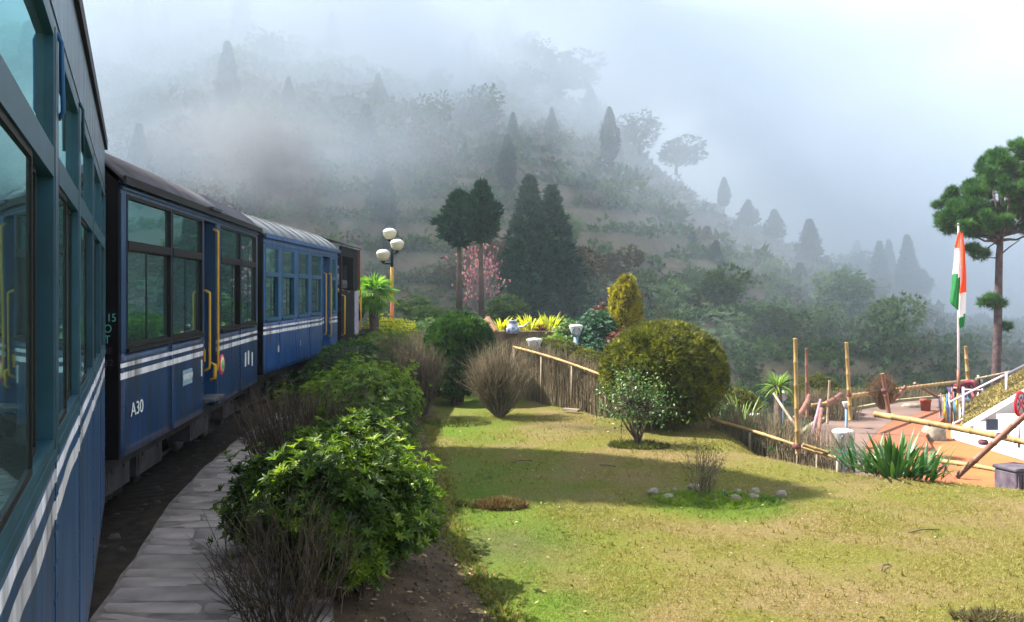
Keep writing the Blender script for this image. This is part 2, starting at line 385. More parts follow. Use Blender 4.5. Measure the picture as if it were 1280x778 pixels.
def glass(name, tint=(.07,.14,.14), refl=.66, gcol=(.50,.92,.95)):
    m = bpy.data.materials.new(name); m.use_nodes = True; n = m.node_tree; n.nodes.remove(n.nodes['Principled BSDF']); o = n.nodes['Material Output']
    gl = n.nodes.new('ShaderNodeBsdfGlossy'); gl.inputs['Color'].default_value = (*gcol, 1); gl.inputs['Roughness'].default_value = .02
    tr = n.nodes.new('ShaderNodeBsdfTransparent'); tr.inputs[0].default_value = (*tint, 1)
    fr = n.nodes.new('ShaderNodeFresnel'); fr.inputs[0].default_value = 1.5; mr = n.nodes.new('ShaderNodeMapRange'); mr.inputs[3].default_value = refl; mr.inputs[4].default_value = 1.0
    n.links.new(fr.outputs[0], mr.inputs[0]); mx = n.nodes.new('ShaderNodeMixShader'); n.links.new(mr.outputs[0], mx.inputs[0]); n.links.new(tr.outputs[0], mx.inputs[1]); n.links.new(gl.outputs[0], mx.inputs[2])
    t = n.nodes.new('ShaderNodeTexCoord'); z = n.nodes.new('ShaderNodeTexNoise'); z.inputs['Scale'].default_value = 1.6; bp = n.nodes.new('ShaderNodeBump'); bp.inputs['Strength'].default_value = .05; bp.inputs['Distance'].default_value = .03
    n.links.new(t.outputs['Object'], z.inputs['Vector']); n.links.new(z.outputs[0], bp.inputs['Height']); n.links.new(bp.outputs[0], gl.inputs['Normal'])
    # thin film of dust
    df = n.nodes.new('ShaderNodeBsdfDiffuse'); df.inputs[0].default_value = (.16,.22,.22,1); m2 = n.nodes.new('ShaderNodeMixShader'); m2.inputs[0].default_value = .10
    n.links.new(mx.outputs[0], m2.inputs[1]); n.links.new(df.outputs[0], m2.inputs[2]); n.links.new(m2.outputs[0], o.inputs[0])
    return m

M_glass = glass('window_glass')
M_black = mat('black_paint', (.007,.006,.008), .75, spec=.1, var=.4, scale=5, bump=.1, bscale=20)
M_dark = mat('dark_frame', (.014,.012,.012), .55, spec=.15, var=.3)
M_under = mat('grimy_iron', (.02,.018,.018), .85, spec=.1, col2=(.045,.04,.038), scale=4, bump=.3, bscale=30)
M_box = mat('grey_equipment_paint', (.03,.027,.03), .8, spec=.1, col2=(.07,.062,.066), scale=5, bump=.2, bscale=25)
M_yel = mat('yellow_paint', (.50,.28,.02), .45, var=.25, scale=14)
M_roofA = mat('weathered_grey_roof', (.09,.085,.10), .7, spec=.2, col2=(.045,.042,.052), scale=2.5, bump=.3, bscale=14)
M_roofB = mat('pale_silver_roof', (.20,.22,.24), .7, spec=.2, col2=(.11,.12,.135), scale=2.5, bump=.3, bscale=14)
M_roofC = mat('dark_roof', (.03,.022,.035), .6, var=.3)
M_seat = mat('maroon_seat_cover', (.12,.015,.02), .7, var=.3)
M_int = mat('cabin_lining', (.10,.12,.12), .8, var=.2)
M_white = mat('white_lettering', (.65,.68,.66), .6, var=.2, scale=30)
M_teal = mat('faded_teal_lettering', (.10,.42,.40), .6, var=.3, scale=30)
M_steel = mat('worn_steel', (.25,.24,.25), .4, var=.4, scale=8, metal=.8)

def wavy_panel(u0, u1, z0, z1, x, th=.03, amp=.006, seed=0., nu=10, nz=10):
    """a sheet-metal panel, gently dented, outer face at x"""
    us = np.linspace(u0, u1, nu+1); zs = np.linspace(z0, z1, nz+1); U, Z = np.meshgrid(us, zs)
    e = np.minimum(np.minimum((U-u0)/(u1-u0), (u1-U)/(u1-u0))*6, 1)*np.minimum(np.minimum((Z-z0), (z1-Z))*8, 1)
    D = amp*e*vfbm(U*1.0+seed, Z*.8, 2.2, 3, seed)
    lip = -.012*np.clip(1-(Z-z0)/.16, 0, 1)**2*0
    Vo = np.stack([x+D+lip, U, Z], -1).reshape(-1,3); Vi = np.stack([np.full_like(U, x-th), U, Z], -1).reshape(-1,3)
    n = nu+1; i = (np.arange(nu)[None]+np.arange(nz)[:,None]*n).ravel()
    f = [tuple(q) for q in np.stack([i, i+1, i+n+1, i+n], 1)]
    k = len(Vo); g = [(a+k, d+k, c+k, b+k) for a, b, c, d in f]
    rim = [j for j in range(n)] + [j*n+nu for j in range(1, nz+1)] + [nz*n+j for j in range(nu-1, -1, -1)] + [j*n for j in range(nz-1, 0, -1)]
    s = [(rim[j], rim[j]+k, rim[(j+1)%len(rim)]+k, rim[(j+1)%len(rim)]) for j in range(len(rim))]
    mb = MB(); mb.add(np.concatenate([Vo, Vi]).tolist(), f, True); mb.f += g; mb.sm += [True]*len(g); mb.f += s; mb.sm += [False]*len(s)
    return mb

def frame_box(mb, x0, x1, u0, u1, z0, z1, t):
    mb.box(x0, x1, u0, u0+t, z0, z1); mb.box(x0, x1, u1-t, u1, z0, z1)
    mb.box(x0, x1, u0+t, u1-t, z0, z0+t); mb.box(x0, x1, u0+t, u1-t, z1-t, z1)

def window(parent, u0, u1, zs, zm, zt, mf, ms, sash=(.36,), proud=.014, openw=False, rail=.07):
    """frame with an upper fixed pane and two sliding lower sashes; outer face at x=0"""
    mb = MB(); t = .026
    frame_box(mb, -.05, proud*.55, u0, u1, zs, zt, t); mb.box(-.05, proud, u0+t, u1-t, zm-rail/2, zm+rail/2)
    mb.box(-.05, proud*2, u0-.01, u1+.01, zs-.03, zs-.002)
    wo = mb.build('window', mf, parent)
    MB().box(-.024, -.018, u0+t, u1-t, zm+rail/2, zt-t).build('pane', M_glass, wo)
    a = u0+t; b = u1-t; c = a+(b-a)*sash[0]; z0 = zs+t; z1 = zm-rail/2; s = .015
    sm = MB(); frame_box(sm, -.016, -.002, a, c+s, z0, z1, s); s1 = sm.build('sash', ms, wo); 
    MB().box(-.011, -.007, a+s, c, z0+s, z1-s).build('pane', M_glass, wo)
    if openw:      # the second sash slid back behind the first: a dark gap stays open
        c2 = c+(b-c)*.62
    else: c2 = b
    sm = MB(); frame_box(sm, -.034, -.020, c, c2, z0, z1, s); sm.build('sash', ms, wo)
    MB().box(-.029, -.025, c+s, c2-s, z0+s, z1-s).build('pane', M_glass, wo)
    return wo

def carriage(name, corner, ang, spec):
    """corner: the near right-hand bottom corner of the body; local y runs forward along the train, x=0 is the right side"""
    L = spec['L']; W = 1.96; z0 = spec['z0']; zs, zm, zt, ze = spec['zs'], spec['zm'], spec['zt'], spec['ze']
    root = empty('railway_carriage', (corner[0], corner[1], 0), R(ang), spec['label'], 'railway carriage', 'blue carriages of the train')
    mp = spec['paint']; amp_ok = 'proud' not in spec
    def side(sgn, sd):
        # everything is laid out for the right side, then turned round for the left one
        hold = []
        kids0 = set(root.children)
        cuts = spec['seams']; doors = spec.get('doors', [])
        for i, (a, b) in enumerate(zip(cuts[:-1], cuts[1:])):
            if any(a >= d0-.01 and b <= d1+.01 for d0, d1 in doors): continue
            wavy_panel(a+.002, b-.002, z0, zs-.03, 0, amp=spec['amp'], seed=sd+i*3.7).build('body_panel', mp, root)
            rv = MB()
            for zz in np.arange(z0+.05, zs-.06, .085):
                for uu in (a+.035, b-.035): rv.box(.0005, .0055 if amp_ok else .004, uu-.006, uu+.006, zz-.006, zz+.006)
            rv.build('rivets', mp, root)['kind'] = 'stuff'
            if i: MB().box(-.002, .007 if amp_ok else .003, a-.012, a+.012, z0+.02, zs-.035).build('seam_strip', mp, root)
        # rail above the windows and the pillars
        mb = MB(); mb.box(-.04, .0, 0, L, zt+.002, ze); mb.box(0, .018 if amp_ok else .003, 0, L, zt+.03, zt+.05); mb.build('cant_rail', spec['upper'], root)
        wins = spec['wins']; edges = [0.0]
        for a, b in wins: edges += [a, b]
        edges.append(L); 
        for a, b in zip(edges[::2], edges[1::2]):
            for d0, d1 in doors:
                if a <= d0+.01 and b >= d1-.01:
                    if d0-a > .03: MB().box(-.045, .004, a+.001, d0, zs-.03, zt).build('pillar', spec['upper'], root)
                    if b-d1 > .03: MB().box(-.045, .004, d1, b-.001, zs-.03, zt).build('pillar', spec['upper'], root)
                    break
            else:
                if b-a > .012: MB().box(-.045, .004, a+.001, b-.001, zs-.03, zt).build('pillar', spec['upper'], root)
        for i, (a, b) in enumerate(wins):
            window(root, a, b, zs, zm, zt, spec['mf'], spec['ms'], spec.get('sash', [(.36,)])[i % len(spec.get('sash', [(.36,)]))], openw=(i in spec.get('open', ())), proud=spec.get('proud', .014))
        for d0, d1 in doors:
            mb = MB(); mb.box(-.16, -.12, d0, d1, z0+.15, zt)
            lf = mb.build('door', spec['doorm'], root); MB().box(-.119, -.112, d0+.12, d1-.12, zs+.1, zt-.15).build('pane', M_glass, lf)
            MB().box(-.10, .10, d0+.04, d1-.04, z0+.10, z0+.13).build('door_step', M_steel, root)
            MB().box(-.12, -.002, d0-.0, d0+.03, z0, zt).box(-.12, -.002, d1-.03, d1, z0, zt).build('door_jamb', spec['upper'], root)
            for (ua, za, zb) in spec['rails']:
                mb = MB(); mb.tube([(0.0, ua, za), (.05, ua, za+.03), (.055, ua, za+.08), (.055, ua, zb-.08), (.055, ua, zb-.03), (0, ua, zb)], .0135, 8); mb.build('handrail', M_yel, root)
        new = [k for k in root.children if k not in kids0]
        return new
    right = side(1, 1.0)
    left = side(-1, 40.0)
    for o in left:
        o.matrix_parent_inverse = Matrix.Identity(4); o.location = (-W, L, 0); o.rotation_euler = (0, 0, math.pi)
    # roof: an arched shell in riveted sheets
    n = 14; rise = spec.get('rise', .40); hw = W/2+(.045 if amp_ok else .002)
    def arc(off, ext=0):
        pts = []
        for i in range(n+1):
            t = -1+2*i/n; xx = t*(hw+ext); pts.append((-W/2+xx, ze+rise*(1-abs(t)**2.8)+off))
        return pts
    segs = spec['roofsegs']
    for k in range(segs):
        a = L*k/segs - (.06 if k == 0 else 0); b = L*(k+1)/segs + (.06 if k == segs-1 else 0)
        o_ = arc(.02); i_ = arc(-.015)
        v = [(x, a+.003, z) for x, z in o_] + [(x, b-.003, z) for x, z in o_] + [(x, a+.003, z) for x, z in i_] + [(x, b-.003, z) for x, z in i_]
        m1 = n+1; f = []
        for i in range(n):
            f += [(i, i+1, m1+i+1, m1+i), (2*m1+i, 3*m1+i, 3*m1+i+1, 2*m1+i+1), (i, 2*m1+i, 2*m1+i+1, i+1), (m1+i, m1+i+1, 3*m1+i+1, 3*m1+i)]
        f += [(0, m1, 3*m1, 2*m1), (n, 2*m1+n, 3*m1+n, m1+n)]
        mb = MB(); mb.add(v, f, True)
        mb.build('roof_panel', spec['roofm'], root)
        if k:
            r_ = arc(.033); mb = MB(); mb.tube([(x, a, z-.012) for x, z in r_], .018, 6); mb.build('roof_rib', spec['roofm'], root)
    for xx in ((.05, -W-.05) if amp_ok else (.004, -W-.004)):
        MB().box(xx-.012, xx+.012, -.06, L+.06, ze-.03, ze+.035).build('rain_gutter', spec['gutter'], root)
    # end walls
    prof = [(-W+.002, z0), (-.002, z0)] + [(-W/2+(-1+2*i/n)*(hw-.05), ze+rise*(1-abs(-1+2*i/n)**2.8)-.02) for i in range(n, -1, -1)]
    for yy, d in ((0, -1), (L, 1)):
        y0, y1 = (yy-.04, yy-.001) if d < 0 else (yy+.001, yy+.04)
        k = len(prof); v = [(x, y0, z) for x, z in prof]+[(x, y1, z) for x, z in prof]
        mb = MB(); mb.add(v, [tuple(range(k)), tuple(reversed(range(k, 2*k)))]+[(i, i+k, (i+1)%k+k, (i+1)%k) for i in range(k)])
        w_ = mb.build('end_wall', M_black, root)
        yc = yy+d*.045
        fr = MB(); frame_box(fr, -W/2-.33, -W/2+.33, min(yc, yc+d*.14), max(yc, yc+d*.14), z0+.2, 2.5, .04) if False else fr.box(-W/2-.36, -W/2-.31, min(yc, yc+d*.16), max(yc, yc+d*.16), z0+.15, 2.5).box(-W/2+.31, -W/2+.36, min(yc, yc+d*.16), max(yc, yc+d*.16), z0+.15, 2.5).box(-W/2-.36, -W/2+.36, min(yc, yc+d*.16), max(yc, yc+d*.16), 2.5, 2.55)
        fr.build('gangway_frame', M_dark, root)
        for s in (-.55, .55): MB().lathe([(0, 0), (.09, 0), (.09, .03), (.035, .035), (.035, .17), (0, .17)][::1], (-W/2+s, yy+d*.22, .78), 10, 'y').build('buffer', M_under, root)
    MB().box(-W+.05, -.05, .02, L-.02, z0+.04, z0+.09).build('floor_plate', M_int, root)
    u = MB(); u.box(-W+.16, -W+.26, .05, L-.05, z0-.14, z0+.03); u.box(-.26, -.16, .05, L-.05, z0-.14, z0+.03)
    for k in range(6): u.box(-W+.26, -.26, .1+k*(L-.3)/5, .2+k*(L-.3)/5, z0-.12, z0+.02)
    u.build('underframe', M_under, root)
    for a, b, zz in spec['boxes']:
        mb = MB(); mb.box(-.45, -.22, a, b, z0-.36, z0-.06); mb.box(-.22, -.212, a+.05, b-.05, z0-.32, z0-.10); mb.box(-.212, -.20, a+.12, a+.2, z0-.2, z0-.16); mb.box(-.212, -.20, b-.2, b-.12, z0-.2, z0-.16)
        mb.build('equipment_box', M_box, root, .008)
    for c in spec['bogies']:
        bg = MB(); bg.box(-W+.42, -.42, c-.12, c+.12, .36, .50)
        for xx in (-.42, -W+.42):
            bg.box(xx-.05, xx+.05, c-.75, c+.75, .34, .46)
            for a in (-.45, .45): bg.box(xx-.08, xx+.08, c+a-.10, c+a+.10, .18, .40)
            for a in (-.13, 0, .13): bg.lathe([(.05, .14), (.055, .20), (.045, .26), (.055, .32)], (xx, c+a, 0.02), 8)
        bo = bg.build('bogie', M_under, root)
        for a in (-.45, .45):
            for xx in (-W/2-.305, -W/2+.305):
                MB().lathe([(0, -.03), (.10, -.045), (.10, -.02), (.20, -.015), (.235, -.045), (.27, -.045), (.27, .0), (.235, .04), (.2, .02), (.1, .02), (.1, .05), (0, .05)], (xx, c+a, .262), 20, 'x').build('wheel', M_steel, bo)
            MB().tube([(-W/2-.40, c+a, .262), (-W/2+.40, c+a, .262)], .035, 8).build('axle', M_under, bo)
    # seats
    k = .55
    while k < L-.5:
        if not any(d0-.3 < k < d1+.3 for d0, d1 in spec.get('doors', [])):
            for xx in (-.62, -W+.62):
                mb = MB(); mb.box(xx-.42, xx+.42, k, k+.42, z0+.40, z0+.52); mb.box(xx-.42, xx+.42, k-.08, k+.0, z0+.40, z0+1.05); mb.box(xx-.38, xx+.38, k+.05, k+.35, z0+.09, z0+.40)
                mb.build('seat', M_seat, root, .02)
        k += .95
    return root

def text(parent, body, x, y, z, size, m, rot, name='lettering', sx=1.0, align='CENTER'):
    d = bpy.data.curves.new(name, 'FONT'); d.body = body; d.size = size; d.extrude = .0015; d.align_x = align; d.align_y = 'CENTER'
    tmp = bpy.data.objects.new(name, d); C.objects.link(tmp); me = bpy.data.meshes.new_from_object(tmp); bpy.data.objects.remove(tmp)
    o = link(name, me, m, parent); o.location = (x, y, z); o.rotation_euler = rot; o.scale = (sx, 1, 1); return o
SIDE = (R(90), 0, R(90))    # lettering on the right-hand side of a carriage reads forward along +y
BACK = (R(90), 0, 0)        # on an end wall that faces back

p1 = paint('teal_blue_coach_paint', (.006,.055,.15), [(1.375,1.428),(1.468,1.503)])
p1u = paint('teal_grey_upper_paint', (.010,.06,.105))
p2 = paint('navy_coach_paint', (.004,.030,.10), [(1.267,1.317),(1.357,1.39)])
p2u = paint('navy_upper_paint', (.006,.042,.12))
p3 = paint('bright_blue_coach_paint', (.003,.052,.20), [(1.267,1.317),(1.357,1.39)])
p3u = paint('bright_blue_upper_paint', (.004,.07,.23))
M_frame1 = mat('teal_window_frame', (.012,.065,.10), .4, var=.35, scale=8)
M_frame3 = mat('pale_teal_window_frame', (.012,.08,.15), .45, var=.3)

A1 = 23.22; d1 = (-math.sin(R(A1)), math.cos(R(A1))); L1 = 8.05
# the nearest carriage: its far corner stands at (-2.73, 5.9)
w1 = [L1-x for x in (.04,.80,.86,1.80,1.88,2.94,3.04,3.96,4.06,5.32,5.42,6.6,6.7,7.9)][::-1]
wins1 = [(w1[i], w1[i+1]) for i in range(0, len(w1), 2)]
car1 = carriage('near', (-2.73-d1[0]*L1, 5.9-d1[1]*L1), A1, dict(L=L1, z0=.53, zs=1.56, zm=2.26, zt=2.60, ze=2.93, rise=.20, paint=p1, upper=p1u,
    mf=M_frame1, ms=M_dark, wins=wins1, seams=[0]+[(a[1]+b[0])/2 for a, b in zip(wins1[:-1], wins1[1:])]+[L1], amp=.009, proud=.003, roofsegs=8, roofm=M_roofC, gutter=M_roofC, doorm=p1,
    boxes=[(2.6,3.3,0),(4.2,4.9,0)], bogies=(1.3, 6.6), sash=[(.30,),(.45,),(.62,),(.4,),(.5,),(.35,),(.5,)], open=(2,4,5),
    label='teal-blue carriage running past the camera, its large windows filling the left edge'))
# window stay: the thin blue rod hanging by the pillar
MB().tube([(.002, L1-4.0, 2.60), (.012, L1-3.99, 2.58), (.014, L1-3.96, 2.41), (.002, L1-3.95, 2.39)], .006, 6).build('window_stay', mat('blue_rod', (.012,.08,.22), .5), car1)
MB().tube([(.002, L1-2.99, 2.62), (.012, L1-2.97, 2.60), (.012, L1-2.95, 2.45)], .006, 6).build('window_stay', M_frame1, car1)

A2 = 5.94
car2 = carriage('middle', (-2.97, 6.68), A2, dict(L=5.62, z0=.67, zs=1.50, zm=2.30, zt=2.69, ze=2.78, paint=p2, upper=p2u, mf=M_dark, ms=M_dark,
    wins=[(.12,1.345),(1.375,2.50),(3.34,4.44),(4.47,5.50)], doors=[(2.56,3.14)], seams=[0,1.36,2.56,3.14,4.455,5.62], amp=.005, roofsegs=1, roofm=M_roofA, gutter=M_dark, doorm=p2,
    boxes=[(.30,.90,0),(1.08,1.85,0),(2.9,3.7,0),(4.5,5.1,0)], bogies=(1.05, 4.55), sash=[(.42,),(.42,),(.6,),(.5,)], open=(2,), rails=[(2.98,1.05,2.62),(2.60,1.10,1.95)],
    label='navy carriage with black end wall, weathered grey roof, open door and yellow handrails'))
for body, xx, zz, sz, mm in (('CAP 15', -.018, 1.740, .088, M_teal), ('KILO', -.050, 1.657, .088, M_teal), ('WT', -.062, 1.575, .088, M_teal), ('TARE', -.045, 1.49, .07, M_box), ('8.2', -.040, 1.40, .07, M_box)):
    text(car2, body, xx, -.043, zz, sz, mm, BACK, sx=.8, align='RIGHT')
text(car2, 'A30', .010, .36, 1.005, .15, M_white, SIDE, sx=1.25)
bd = MB().box(.006, .012, 1.72, 2.06, 1.035, 1.18).build('name_plate', mat('plate_grey', (.22,.33,.40), .5, var=.3), car2); text(bd, 'NARROW', .014, 1.89, 1.107, .088, M_white, SIDE, sx=.9)
bd = MB().box(.003, .010, 2.44, 2.47, 1.06, 1.23).build('data_plate', M_white, car2)
# round emblem: pink ring, cream and green disc
em = MB().lathe([(0,.006),(.115,.006),(.118,0)], (0, 3.42, 1.10), 28, 'x').build('emblem', mat('emblem_pink', (.60,.03,.14), .5), car2)
MB().lathe([(0,.010),(.088,.010),(.088,.004)], (0, 3.42, 1.10), 28, 'x').build('disc', mat('emblem_yellow', (.70,.62,.18), .5, var=.3, scale=20), em)
MB().lathe([(0,.014),(.050,.014),(.050,.008)], (0, 3.42, 1.10), 24, 'x').build('disc', mat('emblem_green', (.16,.45,.20), .5, var=.3, scale=20), em)
MB().box(-.001,.012, 2.575,2.60, 1.2,1.33).build('latch', M_yel, car2); MB().tube([(.0,2.86,.98),(.05,2.86,1.0),(.05,2.86,1.14),(0,2.86,1.16)], .02, 6).build('foot_grip', M_yel, car2)
for k,(uu,zz) in enumerate(((4.75,1.05),(4.95,1.06),(5.2,1.02))): MB().box(-.001,.008, uu,uu+.05, zz-.09,zz+.09).build('data_plate', M_white, car2)
# rusty vent over the door
MB().box(-.06, .09, 2.62, 3.02, 2.80, 2.83).build('door_hood', M_roofC, car2)
# scuffed splashes low on the panel
car3 = carriage('far', (-3.77, 13.35), 0, dict(L=5.66, z0=.67, zs=1.50, zm=2.20, zt=2.63, ze=2.78, paint=p3, upper=p3u, mf=M_frame3, ms=M_dark,
    wins=[(.10,.84),(1.06,1.88),(2.14,2.94),(3.18,4.02),(5.04,5.46)], doors=[(4.14,4.88)], seams=[0,.95,2.01,3.06,4.14,4.88,5.66], amp=.006, roofsegs=9, roofm=M_roofB, gutter=p3u, doorm=p3,
    boxes=[(1.9,2.6,0),(3.1,3.7,0)], bogies=(1.0, 4.6), sash=[(.45,),(.4,),(.5,),(.55,),(.5,)], open=(0,1), rails=[(4.24,1.05,2.3),(4.72,1.0,2.3)],
    label='bright blue carriage with pale ribbed roof, the one coupled behind the engine'))
text(car3, '8', .010, .82, 1.0, .16, M_white, SIDE)
text(car3, '7', .010, 2.3, 1.0, .13, M_white, SIDE)

# folded black bellows closing the gaps between the carriages
def bellows(a, ha, b, hb, label):
    """a, b: centres of the two end walls; ha, hb: headings"""
    a = Vector((a[0], a[1], 0)); b = Vector((b[0], b[1], 0)); mb = MB(); n = 14; rings = []
    for i in range(n+1):
        t = i/n; c = a.lerp(b, t); h = R(ha+(hb-ha)*t); rx = Vector((math.cos(h), math.sin(h), 0)); k = .40 if i % 2 else .46
        rings.append([c-rx*k+Vector((0,0,.72)), c+rx*k+Vector((0,0,.72)), c+rx*k+Vector((0,0,2.40+k*.5)), c-rx*k+Vector((0,0,2.40+k*.5))])
    v = [q for r_ in rings for q in r_]; f = [(4*i+j, 4*i+(j+1)%4, 4*i+4+(j+1)%4, 4*i+4+j) for i in range(n) for j in range(4)]
    tag(MB().add(v, f).build('gangway_bellows', mat('black_canvas', (.012,.011,.012), .9, spec=.05)), label, 'bellows')
bellows((-3.65,5.50), A1, (-3.94,6.54), A2, 'black folded bellows between the nearest carriage and the navy one')
bellows((-4.53,12.18), A2, (-4.75,13.31), 0, 'black folded bellows between the navy and the bright blue carriage')
# ---- steam engine
def engine():
    root = empty('steam_locomotive', (-3.77, 19.35, 0), 0, 'black steam locomotive with an open cab and yellow handrails at the head of the train', 'locomotive')
    W = 1.96; c = -W/2
    MB().box(-W, 0, 0, 6.6, .72, .86).build('footplate', M_black, root)
    for xx in (0, -W):
        s = -1 if xx == 0 else 1
        a, b = sorted((xx, xx+s*.04))
        MB().box(a, b, .05, 2.15, .861, 1.95).build('cab_side', M_black, root)
        MB().box(a, b, 1.55, 2.15, 1.952, 2.93).build('cab_side', M_black, root)
        MB().box(a, b, .05, .20, 1.952, 2.93).build('cab_post', M_black, root)
        MB().box(a, b, .2, 1.55, 2.72, 2.93).build('cab_side', M_black, root)
    MB().box(-W+.04, -.04, .0, .04, .861, 1.55).build('cab_back', M_black, root)
    f = MB(); f.box(-W+.04, -.04, 2.11, 2.15, .861, 2.0); f.box(-W+.04, -.04, 2.11, 2.15, 2.55, 2.93)
    for a, b in ((-W+.04, -W+.25), (-W/2-.25, -W/2+.25), (-.25, -.04)): f.box(a, b, 2.11, 2.15, 2.0, 2.55)
    f.build('cab_front', M_black, root)
    n = 10; top = [(c+(-1+2*i/n)*1.06, 2.94+.20*(1-abs(-1+2*i/n)**2.2)) for i in range(n+1)]
    v = [(x, -.25, z) for x, z in top]+[(x, 2.3, z) for x, z in top]+[(x, -.25, z+.03) for x, z in top]+[(x, 2.3, z+.03) for x, z in top]; m = n+1; fs = []
    for i in range(n): fs += [(i, m+i, m+i+1, i+1), (2*m+i, 2*m+i+1, 3*m+i+1, 3*m+i), (i, i+1, 2*m+i+1, 2*m+i), (m+i, 3*m+i, 3*m+i+1, m+i+1)]
    fs += [(0, 2*m, 3*m, m), (n, m+n, 3*m+n, 2*m+n)]
    MB().add(v, fs, True).build('cab_roof', M_roofC, root)
    for y, za, zb in ((.12, .95, 1.85), (2.2, .95, 2.0)): MB().tube([(.0, y, za), (.07, y, za+.03), (.07, y, zb-.03), (0, y, zb)], .018, 8).build('handrail', M_yel, root)
    MB().box(.001, .05, 2.16, 2.21, 1.95, 2.93).build('cab_post', mat('rusty_red_post', (.16,.035,.02), .7, var=.4, scale=12), root)
    MB().box(.002, .03, 1.62, 2.12, .9, 1.93).build('coal_bunker_panel', mat('chalky_panel', (.30,.28,.36), .8, var=.35, scale=7), root, .01)
    MB().lathe([(0,2.16),(.56,2.16),(.56,4.9),(.6,4.9),(.6,5.9),(.5,6.0),(0,6.02)], (c, 0, 1.55), 24, 'y').build('boiler', M_black, root)
    n = 10; arc = [(c+.80*math.cos(math.pi*i/n), 1.45+.80*math.sin(math.pi*i/n)) for i in range(n+1)]
    sad = [(x, 2.3, z) for x, z in arc]+[(x, 4.7, z) for x, z in arc]; k = n+1
    MB().add(sad, [(i, i+1, k+i+1, k+i) for i in range(n)]+[tuple(range(k))[::-1], tuple(range(k, 2*k))]+[(0, k, 2*k-1, k-1)], False).build('saddle_tank', M_black, root)
    MB().lathe([(.16,2.1),(.13,2.3),(.12,2.8),(.17,2.85),(.18,2.95),(.13,2.95),(.11,2.4)], (c, 5.45, 0), 18).build('chimney', M_black, root)
    MB().lathe([(.24,2.2),(.22,2.5),(.12,2.6),(0,2.62)], (c, 3.4, 0), 18).build('steam_dome', M_black, root)
    for y in (1.2, 2.9, 4.6):
        for xx in (c-.305, c+.305):
            MB().lathe([(0,-.05),(.1,-.05),(.3,-.02),(.34,-.05),(.38,-.05),(.38,.03),(.34,.05),(.3,.02),(.1,.05),(0,.05)], (xx, y, .375), 22, 'x').build('wheel', M_under, root)
    for xx in (c-.62, c+.62):
        MB().lathe([(0,5.1),(.17,5.1),(.17,5.7),(0,5.7)], (xx, 0, .5), 14, 'y').build('cylinder_block', M_black, root)
        MB().bar((xx, 1.2, .36), (xx, 5.1, .48), .04, .07).build('coupling_rod', M_steel, root)
    MB().box(-W+.1, -.1, 6.6, 6.7, .5, .88).build('buffer_beam', mat('red_beam', (.35,.02,.02), .5), root)
    return root
loco = engine()

# ---- track: two rails along the carriage centres, sleepers and ballast
cl = [(-.50+.85,-1.85-2.2),(-.50,-1.85),(-2.08,1.8),(-3.65,5.5),(-4.02,7.0),(-4.32,9.4),(-4.6,12.2),(-4.74,14),(-4.75,19),(-4.70,23),(-4.60,27),(-4.3,31)]
def catmull(p, n=10):
    p = [Vector((a, b, 0)) for a, b in p]; o = []
    for i in range(len(p)-1):
        a, b, c_, d = p[max(i-1,0)], p[i], p[i+1], p[min(i+2,len(p)-1)]
        for k in range(n):
            t = k/n; o.append(.5*((2*b)+(c_-a)*t+(2*a-5*b+4*c_-d)*t*t+(3*b-a-3*c_+d)*t**3))
    o.append(p[-1]); return o
ctr = catmull(cl)
def offset(pts, d, z=0):
    o = []
    for i, q in enumerate(pts):
        t = (pts[min(i+1,len(pts)-1)]-pts[max(i-1,0)]).normalized(); o.append(Vector((q.x+t.y*d, q.y-t.x*d, z)))
    return o
M_rail = mat('rusty_rail', (.14,.10,.085), .5, var=.4, scale=10, metal=.3); M_sleep = mat('old_sleeper_wood', (.12,.09,.07), .9, col2=(.05,.04,.033), scale=8, bump=.5, bscale=30)
for s in (-1, 1):
    q = offset(ctr, s*.305); mb = MB(); v = []; pr = [(-.045,.0),(.045,.0),(.045,.012),(.008,.02),(.008,.045),(.022,.05),(.022,.075),(-.022,.075),(-.022,.05),(-.008,.045),(-.008,.02),(-.045,.012)]
    for i, a in enumerate(q):
        t = (q[min(i+1,len(q)-1)]-q[max(i-1,0)]).normalized(); v += [(a.x+t.y*x, a.y-t.x*x, z-.08+.04) for x, z in pr]
    k = len(pr); f = [(i*k+j, i*k+(j+1)%k, (i+1)*k+(j+1)%k, (i+1)*k+j) for i in range(len(q)-1) for j in range(k)]
    mb.add(v, f); tag(mb.build('rail', M_rail), 'inner rail of the narrow track, the one nearer the path' if s > 0 else 'outer rail of the narrow track, away from the path', 'rail')
acc = 0; last = ctr[0]; slp = None; sn = []
for i in range(1, len(ctr)):
    acc += (ctr[i]-ctr[i-1]).length
    if acc > .62:
        acc = 0; q = ctr[i]; t = (ctr[i]-ctr[i-1]).normalized()
        if 2.5 < q.y < 20:
            if slp is None: slp = MB().box(-.62, .62, -.10, .10, -.14, -.042).build('sleeper', M_sleep, None, .012); o = slp
            else: o = slp.copy(); C.objects.link(o)
            o.location = (q.x, q.y, random.uniform(-.01, .01)); o.rotation_euler = (0, 0, math.atan2(t.y, t.x)-math.pi/2+random.uniform(-.03,.03))
            tag(o, 'dark sleeper half sunk in ballast under '+('the nearest carriage' if q.y < 6.2 else 'the navy carriage' if q.y < 12.8 else 'the bright blue carriage'), 'sleeper', 'sleepers under the train'); sn.append(o)
